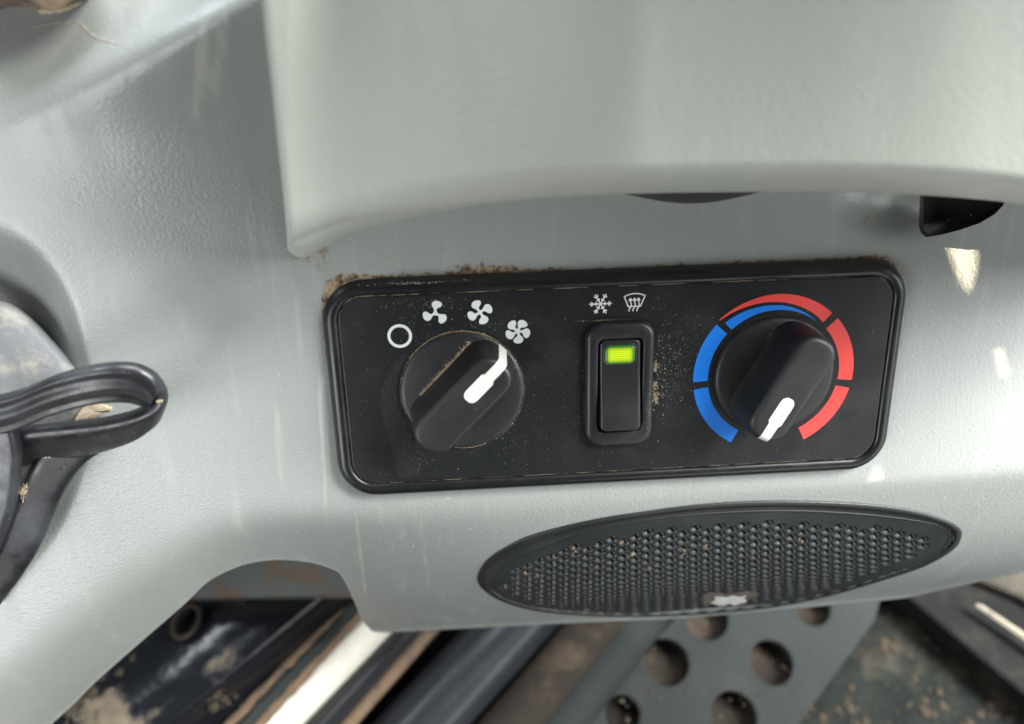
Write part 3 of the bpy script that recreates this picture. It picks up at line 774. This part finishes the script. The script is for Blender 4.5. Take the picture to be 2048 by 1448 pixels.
ci = np.round(XM / a_); best = np.full(Xg.shape, 1e9); bx = np.zeros(Xg.shape); by = np.zeros(Xg.shape)
for dc in (-1, 0, 1):
    c_ = ci + dc; so = (np.mod(c_, 2) * 0.5) * p_
    rj = np.round((Sg - so) / p_); dx_ = XM - c_ * a_; dy_ = Sg - so - rj * p_; r_ = np.hypot(dx_, dy_)
    m_ = r_ < best; best = np.where(m_, r_, best); bx = np.where(m_, c_ * a_, bx); by = np.where(m_, so + rj * p_, by)
# dimple centres close to the rim are left out
cxp = bx / 0.186 + 1440; cyp = yc_s(cxp) + np.interp(by, S_R, _d)
ced = np.full(Xg.shape, 1e9)
for pt in IN_: ced = np.minimum(ced, np.hypot(cxp - pt[0], (cyp - pt[1]) * 1.4))
okc = in_out(cxp, cyp, IN_) & (ced > np.interp(cyp, [1000, 1060, 1120, 1235], [32, 28, 19, 9]))
R_ = 1.95
t_ = np.clip(best / R_, 0, 1.25)
dep = np.where(t_ < 1, -2.0 * np.sqrt(np.clip(1 - t_ ** 3.0, 0, 1)), 0) + 0.10 * np.exp(-((t_ - 1.08) / .12) ** 2)
dep = np.where(okc, dep, 0)
Pg = B0 + Nn * dep[..., None]
nr, nc = Xg.shape
keepv = ins & (from_edge > 12)
fc = grid_faces(nr, nc); kf = keepv.ravel()[fc].all(1); fc = fc[kf][:, ::-1]
used = np.unique(fc); remap = -np.ones(nr * nc, int); remap[used] = np.arange(len(used))
plate = link('dimpled_plate', Pg.reshape(-1, 3)[used], remap[fc], M_mesh, grille); inv_parent(plate); plate['kind'] = 'stuff'
# scraped white paint and the dirt round it
def patch(name, poly, lift, mat, parent, rough=0.0):
    poly = catmull(poly, 5, True); c = poly.mean(0); L = []
    for s_ in (1, .8, .55, .3, .02):
        p = c + (poly - c) * s_; L.append(sh(p[:, 0], p[:, 1], lift + rough * rng.standard_normal(len(p)) - (0.4 if s_ == 1 else 0)))
    return inv_parent(link_grid(name, np.array(L), mat, parent, wrap=True))
M_scr = simple('scraped_white', (0.60, 0.61, 0.58), 0.6, bumps=0.8, scale=700, var=0.5, vscale=380, vcol=(0.35, .35, .33), lo=.5, hi=.75)
patch('paint_scrape', [(1419,1206),(1428,1199),(1431,1192),(1450,1194),(1468,1191),(1482,1193),(1497,1189),(1490,1196),(1494,1203),(1482,1207),(1470,1211),(1458,1208),(1446,1212),(1432,1209)], 0.75, M_scr, grille, 0.08)
M_gdirt = simple('grille_dirt', (0.10, 0.085, 0.068), 0.95, bumps=0.6, var=.7, vscale=300, vcol=(.17, .13, .09))
patch('dirt_patch', [(1400,1195),(1410,1186),(1428,1184),(1460,1187),(1500,1181),(1518,1186),(1510,1196),(1490,1200),(1450,1203),(1425,1207),(1404,1210)], 0.5, M_gdirt, grille, 0.05)
V = []; F = []
for cx_, cy_ in ((1108,1112),(1048,1148),(1072,1152),(1262,1110),(1370,1104),(1412,1092),(1535,1122),(1188,1136),(1240,1086),(1300,1140),(1500,1112),(1600,1080),(1330,1165),(1150,1100)):
    for _ in range(5):
        p = sh(cx_ + random.gauss(0, 3.2), cy_ + random.gauss(0, 2.5), 0.0); s_ = random.uniform(.3, .7); o_ = len(V)
        for j in range(5): V.append((p[0] + s_*math.cos(j*1.256), p[1] + s_*math.sin(j*1.256), p[2] + random.uniform(-.3, .2)))
        V.append((p[0], p[1], p[2] + .3)); F += [(o_ + 5, o_ + j, o_ + (j + 1) % 5) for j in range(5)]
g_ = inv_parent(link('dirt_crumbs', V, F, M_brown, grille, smooth=False)); g_['kind'] = 'stuff'

# ------------------------------------------------------------------ rubber strap and cast bracket on the left
def rubber():
    k = NT('black_rubber')
    d = k.ramp(k.noise(55, 5, 0.62, k.coord((1, 1, 1), (0, 0, 0), (3.13, 0.07, 0))), 0.60, 0.70)
    s_ = k.ramp(k.noise(700, 2), 0.72, 0.8)
    c = k.mix(k.ramp(k.noise(30, 3), .4, .7), (0.014, 0.014, 0.016), (0.045, 0.048, 0.055))
    c = k.mix(k.math('MULTIPLY', s_, .6), c, (.4, .38, .33))
    k.base(c); k.rough(k.ramp(k.noise(200, 4), .3, .7, 0.26, 0.45)); k.bump(k.noise(500, 3), 0.12, 0.0003); return k.m
M_rub = rubber()
strap = empty('rubber_strap', at(150, 830, 10))
tag(strap, 'black ridged rubber strap looped beside the grey console at the left', 'strap')
def sinv(o, e): o.matrix_parent_inverse = (M4.inverted() @ e.matrix_world).inverted(); return o
def ribbon3(name, pts, half, prof, mat, parent, closed=False, n=8):
    """pts: (px, py, w); half: per point screen half-width vector (dx, dy, dw); prof: list of (a along half, b out)"""
    A = catmull(np.concatenate([pts, half], 1), n, closed)
    c = at(A[:, 0], A[:, 1], A[:, 2]); e = at(A[:, 0] + A[:, 3], A[:, 1] + A[:, 4], A[:, 2] + A[:, 5]) - c
    t = (np.roll(c, -1, 0) - np.roll(c, 1, 0)) if closed else np.gradient(c, axis=0)
    t /= np.linalg.norm(t, axis=1)[:, None]
    nrm = np.cross(t, e); nrm /= np.linalg.norm(nrm, axis=1)[:, None] + 1e-9
    P_ = np.stack([c + e * a + nrm * b for a, b in prof] , 1)
    o = link_grid(name, P_ if not closed else np.concatenate([P_, P_[:1]]), mat, parent, wrap=True)
    return sinv(o, parent)
def bandprof(th, ridges=True):
    a = np.linspace(-1, 1, 33); up = []
    for v in a:
        h_ = th * (1 - abs(v) ** 6) ** .5
        if ridges: h_ += th * (0.24 * math.cos(v * PI * 2.0) - .06) * (1 - abs(v) ** 4)
        up.append((v, h_))
    dn = [(v, -th * (1 - abs(v) ** 6) ** .5) for v in a[::-1][1:-1]]
    return up + dn
lp = [(-60, 842, 16), (30, 822, 20), (110, 790, 25), (190, 769, 28), (255, 765, 28), (296, 778, 26), (313, 800, 23), (306, 826, 20), (272, 850, 17), (215, 868, 14), (150, 880, 11), (80, 890, 9), (-40, 905, 8)]
hv = [(0, -39, 3), (0, -39, 3), (2, -39, 3), (4, -38, 3), (6, -36, 3), (9, -31, 4), (10, -26, 5), (8, -24, 5), (4, -26, 5), (0, -29, 5), (-2, -33, 5), (-4, -36, 5), (-4, -36, 5)]
ribbon3('loop', np.array(lp, float), np.array(hv, float), bandprof(2.5), M_rub, strap)
ribbon3('tail', np.array([(210, 868, 9), (150, 895, 8), (100, 950, 7), (72, 1010, 6), (45, 1070, 5), (15, 1120, 3), (-40, 1190, 0)], float), np.array([(14, 24, -1), (26, 27, -1), (36, 20, -1), (38, 16, -1), (38, 18, -1), (36, 22, -1), (36, 26, -1)], float), bandprof(1.6, False), M_rub, strap)
ribbon3('tail', np.array([(-10, 800, 15), (8, 850, 16), (18, 900, 15), (14, 960, 13), (4, 1020, 11), (-20, 1090, 8), (-50, 1150, 5)], float), np.array([(24, 2, 0)] * 7, float), bandprof(2.6, False), M_rub, strap)
M_mudc = simple('dry_tan_mud', (0.44, 0.36, 0.25), 0.95, bumps=1, scale=900, var=.7, vscale=300, vcol=(.25, .19, .12))
def blob(name, pts, w0, hgt, mat, parent):
    p = catmull(pts, 5, True); hgt = hgt * 0.3; p = p + rng.standard_normal(p.shape) * 1.2; c = p.mean(0); L = []
    for s_, h_ in ((1, -.6), (.85, .3), (.6, .8), (.3, 1), (.02, 1)):
        q_ = c + (p - c) * s_; L.append(at(q_[:, 0], q_[:, 1], w0 + hgt * h_ + .12 * hgt * rng.standard_normal(len(p))))
    o = sinv(link_grid(name, np.array(L), mat, parent, wrap=True), parent); o['kind'] = 'stuff'; return o
blob('mud_patch', [(97, 870), (115, 857), (120, 866), (150, 862), (152, 870), (126, 876), (116, 884), (106, 876)], 12.5, .7, M_mudc, strap)
blob('mud_patch', [(80, 918), (95, 905), (98, 893), (108, 900), (104, 915), (92, 920)], 9.4, .7, M_mudc, strap)
blob('mud_patch', [(40, 1000), (42, 975), (50, 965), (56, 955), (60, 970), (50, 990), (46, 1005)], 8.6, .5, M_mudc, strap)
blob('mud_patch', [(24, 970), (28, 950), (36, 942), (38, 955), (32, 968)], 9.4, .5, M_mudc, strap)
blob('mud_patch', [(5, 840), (16, 832), (38, 845), (42, 852), (22, 852)], 19.5, .7, M_mudc, strap)
blob('mud_patch', [(314, 800), (322, 798), (324, 804), (316, 807)], 26, .4, M_mudc, strap)
# bracket
M_cast = simple('dusty_cast_grey', (0.13, 0.135, 0.14), 0.6, bumps=.8, scale=450, var=.9, vscale=110, vcol=(0.27, 0.255, 0.22))
br = at(40, 760, 0); bracket = empty('cast_bracket', br)
tag(bracket, 'dusty light grey cast bracket behind the black rubber strap loop', 'bracket')
bp = catmull([(-140, 560), (-40, 585), (20, 604), (60, 632), (100, 672), (140, 716), (168, 750), (210, 800), (222, 835), (180, 870), (90, 900), (60, 960), (0, 1010), (-140, 1000)], 6, True)
L = []; cb = np.array((-20, 800))
for s_, w_ in ((1.02, -26), (1.0, -12), (.985, -5), (.95, -1.5), (.88, .5), (.5, 1.5), (.02, 2)):
    q_ = cb + (bp - cb) * s_; L.append(at(q_[:, 0], q_[:, 1], w_ + 0 * q_[:, 0]))
sinv(link_grid('casting', np.array(L), M_cast, bracket, wrap=True), bracket)
blob('mud_patch', [(150, 842), (165, 815), (190, 803), (212, 808), (225, 818), (200, 830), (180, 838)], 3.0, .9, M_mudc, bracket)
L = []
for s_ in (1.04, 1.0, .96):
    pass
# the dirty thing at the top left corner
M_tl = simple('mud_caked_brown', (0.075, 0.055, 0.042), 0.8, bumps=.8, var=.9, vscale=70, vcol=(.40, .30, .20))
boot = empty('lever_boot', at(20, -60, 60))
tag(boot, 'mud-caked dark brown lever boot at the top left corner', 'lever boot')
bp = catmull([(-200, -200), (120, -200), (190, -60), (182, -8), (150, 10), (110, 22), (60, 14), (10, 14), (-40, 26), (-200, 20)], 6, True); cb = np.array((0, -90)); L = []
for s_, w_ in ((1, 0), (1, 11), (.97, 15), (.9, 18), (.6, 21), (.02, 23)):
    q_ = cb + (bp - cb) * s_; L.append(at(q_[:, 0], q_[:, 1], w_ + 0 * q_[:, 0]))
sinv(link_grid('boot_skin', np.array(L), M_tl, boot, wrap=True), boot)
blob('mud_patch', [(70, 20), (90, 10), (130, 6), (168, -8), (160, 8), (120, 24), (90, 28)], 12.5, 1.2, M_mudc, boot)

# ------------------------------------------------------------------ what shows below the console: the cab floor and its metalwork (level world frame)
FZ = -335.0
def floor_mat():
    k = NT('shaded_muddy_floor'); n1_ = k.noise(9, 6, 0.65); n2_ = k.noise(40, 4, .6)
    c = k.mix(k.ramp(n2_, .35, .7), (0.010, 0.0125, 0.0115), (0.020, 0.0235, 0.021))  # base tones darkened to stand in for shade from console and seat
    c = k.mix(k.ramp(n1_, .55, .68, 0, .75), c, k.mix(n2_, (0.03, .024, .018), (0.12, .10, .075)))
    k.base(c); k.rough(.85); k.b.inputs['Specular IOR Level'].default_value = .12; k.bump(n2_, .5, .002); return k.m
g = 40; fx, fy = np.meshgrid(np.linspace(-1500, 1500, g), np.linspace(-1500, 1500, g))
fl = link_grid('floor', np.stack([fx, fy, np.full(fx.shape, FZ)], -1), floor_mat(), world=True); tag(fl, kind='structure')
fl['label'] = 'muddy green cab floor, coloured dark for shade'

M_steel = simple('shaded_worn_grey_green_paint', (0.028, 0.0325, 0.032), 0.75, spec=0.12, bumps=.3, scale=120, var=.9, vscale=22, vcol=(.040, .043, .041), lo=.4, hi=.75)  # base colour lowered in place of shade cast on the metalwork
M_rust = simple('rusty_dirt', (0.020, 0.0145, 0.010), 0.9, bumps=.8, scale=200, var=.9, vscale=40, vcol=(.07, .048, .03))
def F2(x, y, z): return atf(x, y, z)[..., :2]
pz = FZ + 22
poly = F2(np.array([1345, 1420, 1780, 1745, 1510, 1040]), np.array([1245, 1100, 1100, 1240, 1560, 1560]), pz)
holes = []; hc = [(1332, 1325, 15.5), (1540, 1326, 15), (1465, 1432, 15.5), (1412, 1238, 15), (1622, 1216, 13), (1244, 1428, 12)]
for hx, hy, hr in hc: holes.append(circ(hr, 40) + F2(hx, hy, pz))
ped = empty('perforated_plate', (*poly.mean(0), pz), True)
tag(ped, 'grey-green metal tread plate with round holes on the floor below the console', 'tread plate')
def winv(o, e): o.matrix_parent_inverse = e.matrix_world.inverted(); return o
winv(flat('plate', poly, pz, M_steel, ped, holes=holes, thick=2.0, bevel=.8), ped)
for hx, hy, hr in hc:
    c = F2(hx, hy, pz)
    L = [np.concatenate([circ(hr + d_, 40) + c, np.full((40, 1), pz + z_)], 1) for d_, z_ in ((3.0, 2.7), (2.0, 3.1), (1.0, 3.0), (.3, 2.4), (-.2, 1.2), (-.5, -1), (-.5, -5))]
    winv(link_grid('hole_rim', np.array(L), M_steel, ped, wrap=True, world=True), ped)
link_o = flat('rust_sheet', poly.mean(0) + (poly - poly.mean(0)) * .94, FZ + 5, M_rust, world=True, thick=1.5)
tag(link_o, 'rust-brown dirt lying under the holes of the tread plate', 'dirt', kind='stuff')

def rod(name, a, b, r, mat, label, cat, za, zb=None, n=28, group=None):
    zb = za if zb is None else zb
    p0 = atf(a[0], a[1], za); p1 = atf(b[0], b[1], zb)
    d_ = p1 - p0; L_ = np.linalg.norm(d_); d_ /= L_; p0 = p0 - d_ * 60; L_ += 340; u = np.cross(d_, (0, 0, 1)); u /= np.linalg.norm(u); v = np.cross(u, d_)
    P_ = np.array([[p0 + d_ * L_ * t + (u * math.cos(2*PI*i/n) + v * math.sin(2*PI*i/n)) * r for i in range(n)] for t in np.linspace(0, 1, 12)])
    o = link_grid(name, P_, mat, wrap=True, world=True); tag(o, label, cat, group); return o
M_cream = simple('sunlit_cream_rail', (0.80, 0.77, 0.66), 0.45, bumps=.3, scale=60, var=.6, vscale=30, vcol=(.55, .47, .36), lo=.55, hi=.8)  # cream paint, kept near white to carry sunlight in its colour
M_navy = simple('blue_black_pipe', (0.022, 0.025, 0.030), 0.30, var=.5, vscale=40, vcol=(.045, .045, .046))
M_blk = simple('black_pipe', (0.012, 0.012, 0.014), 0.35)
M_tanp = simple('tan_rusty_pipe', (0.17, 0.11, 0.065), 0.7, bumps=.5, scale=90, var=.8, vscale=60, vcol=(.06, .045, .035))
rod('cream_rail', (850, 1130), (420, 1560), 16.5, M_cream, 'cream rail coloured bright as if sunlit, running diagonally under the console', 'rail', -285)
rod('black_pipe', (900, 1190), (560, 1560), 12, M_blk, 'black pipe between the cream rail and the thin rusty pipe', 'pipe', -290)
rod('rusty_pipe', (960, 1150), (600, 1560), 4, M_tanp, 'thin tan rusty pipe beside the blue-black pipe', 'pipe', -280)
rod('hydraulic_pipe', (1090, 1180), (740, 1560), 22, M_navy, 'thick blue-black glossy pipe under the speaker grille', 'pipe', -295)
rod('brown_bar', (1250, 1180), (930, 1560), 17, M_rust, 'dark brown dirty bar left of the tread plate', 'bar', -305)
rod('grey_bar', (1330, 1180), (1030, 1560), 15, M_steel, 'grey-green bar along the left edge of the tread plate', 'bar', -310)

def crumbs(name, spots, parent, mat, world_h):
    V = []; F = []
    for cx_, cy_, sx_, sy_, n_, s0, s1 in spots:
        for _ in range(n_):
            p = atf(cx_ + random.gauss(0, sx_), cy_ + random.gauss(0, sy_), world_h); s_ = s0 + (s1 - s0) * random.random() ** 3; o_ = len(V); k_ = 7; a0 = random.random() * 6.28
            for ring, (rad, hz) in enumerate(((1.0, -.1), (.75, .45))):
                for j in range(k_):
                    a = a0 + 6.283 * j / k_; q_ = s_ * rad * random.uniform(.7, 1.2); V.append((p[0] + q_ * math.cos(a), p[1] + q_ * math.sin(a), p[2] + s_ * hz * random.uniform(.5, 1.1)))
            V.append((p[0], p[1], p[2] + s_ * .6))
            for j in range(k_):
                j2 = (j + 1) % k_; F += [(o_ + j, o_ + j2, o_ + k_ + j2, o_ + k_ + j), (o_ + k_ + j, o_ + k_ + j2, o_ + 2 * k_)]
    o = link(name, V, F, mat, parent, smooth=False, world=True); o['kind'] = 'stuff'
    if parent is not None: winv(o, parent)
    return o
M_clod = simple('floor_mud', (0.055, 0.044, 0.032), .95, spec=.1, bumps=.8, scale=300, var=.8, vscale=120, vcol=(.07, .057, .043))
M_grit = simple('plate_grit', (0.040, 0.036, 0.029), .95, spec=.1, var=.8, vscale=120, vcol=(.12, .10, .075))
crumbs('grit', [(1400, 1340, 130, 80, 70, .4, 2.0), (1290, 1400, 60, 40, 36, .4, 2.4), (1600, 1400, 50, 60, 30, .4, 2.2)], ped, M_grit, pz + 2.8)
tag(crumbs('mud_clods', [(1800, 1290, 30, 14, 34, .8, 5), (1960, 1425, 60, 25, 46, .8, 5), (1850, 1400, 90, 40, 40, .6, 3), (1690, 1425, 36, 20, 40, .6, 4)], None, M_clod, FZ), 'tan mud clods scattered on the dark floor at the lower right', 'mud', kind='stuff')

# black glossy bracket seen through the arch
def black_gloss():
    k = NT('black_gloss_paint_dirty'); n1_ = k.noise(16, 6, .68); n2_ = k.noise(120, 4, .6)
    n1_ = k.math('ADD', n1_, k.at('dirt')); c = k.mix(k.ramp(n1_, .60, .70), (0.010, 0.011, 0.014), k.mix(n2_, (.07, .05, .03), (.28, .23, .165)))
    k.base(c); k.rough(k.ramp(n1_, .56, .68, .20, .85)); k.bump(k.noise(60, 4), .35, .002); return k.m
mount = empty('seat_mount', atf(430, 1300, -240), True)
tag(mount, 'black glossy steel seat mount caked with tan dirt, seen through the arch', 'mount')
bx_, by_ = np.meshgrid(np.linspace(0, 1, 60), np.linspace(1060, 1860, 60))
bx_ = -30 + bx_ * (745 - (by_ - 1215) * 1.0 + 30)
cd = 0.64 * (bx_ - 520) + 0.77 * (by_ - 1290)                  # distance across the fold
zz = -236 - 34 * sstep(cd, -10, 90) - 10 * sstep(-cd, 60, 200)
mp_ = winv(link_grid('plate', atf(bx_, by_, zz), black_gloss(), mount, world=True, flip=True), mount)
attr(mp_, 'dirt', 0.30 * np.exp(-(((bx_ - 215) / 75) ** 2 + ((by_ - 1425) / 80) ** 2)) + 0.14 * np.exp(-(((bx_ - 400) / 70) ** 2 + ((by_ - 1400) / 22) ** 2)) - 0.06 + 0.08 * np.exp(-((cd + 30) / 14) ** 2))
M_gg = simple('rusty_grey_green_steel', (0.060, 0.070, 0.066), 0.55, bumps=.4, scale=80, var=.95, vscale=60, vcol=(.085, .050, .026), lo=.46, hi=.60)
gx = np.linspace(360, 720, 20); L = [atf(gx, 1060 + 0 * gx, -190 + 0 * gx), atf(gx, 1196 - 6 * (gx - 360) / 360, -205 + 0 * gx), atf(gx, 1202 - 6 * (gx - 360) / 360, -212 + 0 * gx), atf(gx, 1200 - 6 * (gx - 360) / 360, -232 + 0 * gx)]
winv(link_grid('cross_plate', np.array(L), M_gg, mount, world=True, flip=True, smooth=False), mount)
for k_ in range(2):
    c = atf(370, 1240, -233)
th = np.linspace(0, 2*PI, 40, endpoint=False); L = []
for r_, z_ in ((1.25, -236), (1.12, -231), (1.0, -230), (.85, -233), (.8, -238)):
    ex, ey = 22 * r_, 36 * r_; a = math.radians(32)
    L.append(atf(372 + ex*np.cos(th)*math.cos(a) - ey*np.sin(th)*math.sin(a), 1242 + ex*np.cos(th)*math.sin(a) + ey*np.sin(th)*math.cos(a), z_ + 0*th))
winv(link_grid('slot_ring', np.array(L), M_rust, mount, wrap=True, world=True), mount)
crumbs('mud_clumps', [(215, 1420, 45, 40, 150, .8, 5.5), (300, 1390, 40, 30, 60, .5, 3), (400, 1395, 45, 14, 70, .5, 3)], mount, M_clod, -243)
# rusty ribs along the fold
for a, b, r_, mt in (((690, 1215), (430, 1480), 3.2, M_tanp), ((712, 1215), (452, 1490), 4.5, M_steel), ((735, 1212), (480, 1490), 3, M_tanp)):
    p0 = atf(*a, -262); p1 = atf(*b, -262); d_ = p1 - p0; L_ = np.linalg.norm(d_); d_ /= L_; u = np.cross(d_, (0, 0, 1)); u /= np.linalg.norm(u); v = np.cross(u, d_)
    P_ = np.array([[p0 + d_*L_*t + (u*math.cos(2*PI*i/14) + v*math.sin(2*PI*i/14)) * r_ * (1 + .12 * rng.standard_normal()) for i in range(14)] for t in np.linspace(0, 1.9, 50)])
    winv(link_grid('rib', P_, mt, mount, wrap=True, world=True), mount)

# frame at the right
M_frame = simple('dark_frame_paint', (0.010, 0.010, 0.0105), 0.75, spec=0.12, bumps=.4, scale=100, var=.8, vscale=30, vcol=(.03, .027, .023))
def slab(name, px, z, th_, mat, label, cat, parent=None):
    p = np.array(px, float); top = atf(p[:, 0], p[:, 1], z); bot = top.copy(); bot[:, 2] -= th_
    n_ = len(p); V = np.concatenate([top, bot]); F = [tuple(range(n_)), tuple(range(2*n_ - 1, n_ - 1, -1))] + [(i, n_ + i, n_ + (i+1) % n_, (i+1) % n_) for i in range(n_)]
    o = link(name, V, F, mat, smooth=False, world=True)
    bmm = bmesh.new(); bmm.from_mesh(o.data); bmesh.ops.bevel(bmm, geom=bmm.edges[:], offset=1.2 * MM, segments=2, affect='EDGES'); bmesh.ops.recalc_face_normals(bmm, faces=bmm.faces); bmm.to_mesh(o.data); bmm.free()
    tag(o, label, cat); return o
slab('frame_bar', [(1740, 1130), (1900, 1080), (2150, 1270), (2150, 1460), (2040, 1380)], -300, 22, M_frame, 'dark steel frame bar crossing the floor at the lower right', 'frame bar')
slab('door_sill', [(1945, 1130), (2150, 1080), (2150, 1260), (2048, 1195), (1960, 1160)], -290, 10, simple('dusty_sill_paint', (.085, .074, .06), .8, spec=0.12, bumps=.4, scale=100, var=.6, vscale=30, vcol=(.03, .026, .022)), 'dusty tan sill strip at the right edge', 'sill')
slab('sunlit_edge', [(1950, 1208), (1962, 1206), (2150, 1330), (2150, 1352), (2048, 1276)], -286, 4, simple('worn_sunlit_edge_paint', (.30, .27, .2), .7, bumps=.4, scale=100, var=.8, vscale=40, vcol=(.08, .06, .04)), 'thin edge strip coloured cream for sunlight on the dark frame bar', 'edge strip')  # pale base colour stands in for sun on this edge

# ------------------------------------------------------------------ the sun: a spot lamp cut into patches by an added, unseen gobo
sun_from = np.array((760.0, 20.0, 520.0))
tgt = at(1935, 560, -3.5)
d_ = (tgt - sun_from); d_ /= np.linalg.norm(d_)
spot('sun_through_gobo', sun_from, tgt, 13, 115, (1.0, 0.86, 0.58), 0.3)
u_ = np.cross(d_, (0, 0, 1.0)); u_ /= np.linalg.norm(u_); v_ = np.cross(u_, d_)
pc = sun_from + d_ * 160.0
def toplate(px):
    px = np.array(px, float); q_ = at(px[:, 0], px[:, 1], -3.5); r_ = q_ - sun_from
    t = 160.0 / (r_ @ d_); h_ = sun_from + r_ * t[:, None] - pc
    return np.stack([h_ @ u_, h_ @ v_], 1)
wed = [[(1884, 440), (1938, 440), (1947, 485), (1953, 515), (1950, 545), (1938, 588), (1930, 575), (1916, 548), (1902, 510)], [(1990, 696), (2003, 697), (2014, 740), (2012, 758), (2000, 748)], [(1754, 925), (1771, 960), (1740, 965)]]
bl = flat('sun_gobo', np.array([(-60, -60), (60, -60), (60, 60), (-60, 60)]), 0, M_dark, None, holes=[toplate(q_) for q_ in wed], world=True, thick=.5)
Rm = Matrix(((u_[0], v_[0], -d_[0]), (u_[1], v_[1], -d_[1]), (u_[2], v_[2], -d_[2]))).to_4x4()
bl.matrix_world = M4 @ Matrix.Translation(Vector(pc) * MM) @ Rm
tag(bl, 'small dark gobo added outside the frame to shape the sun patches', 'gobo')
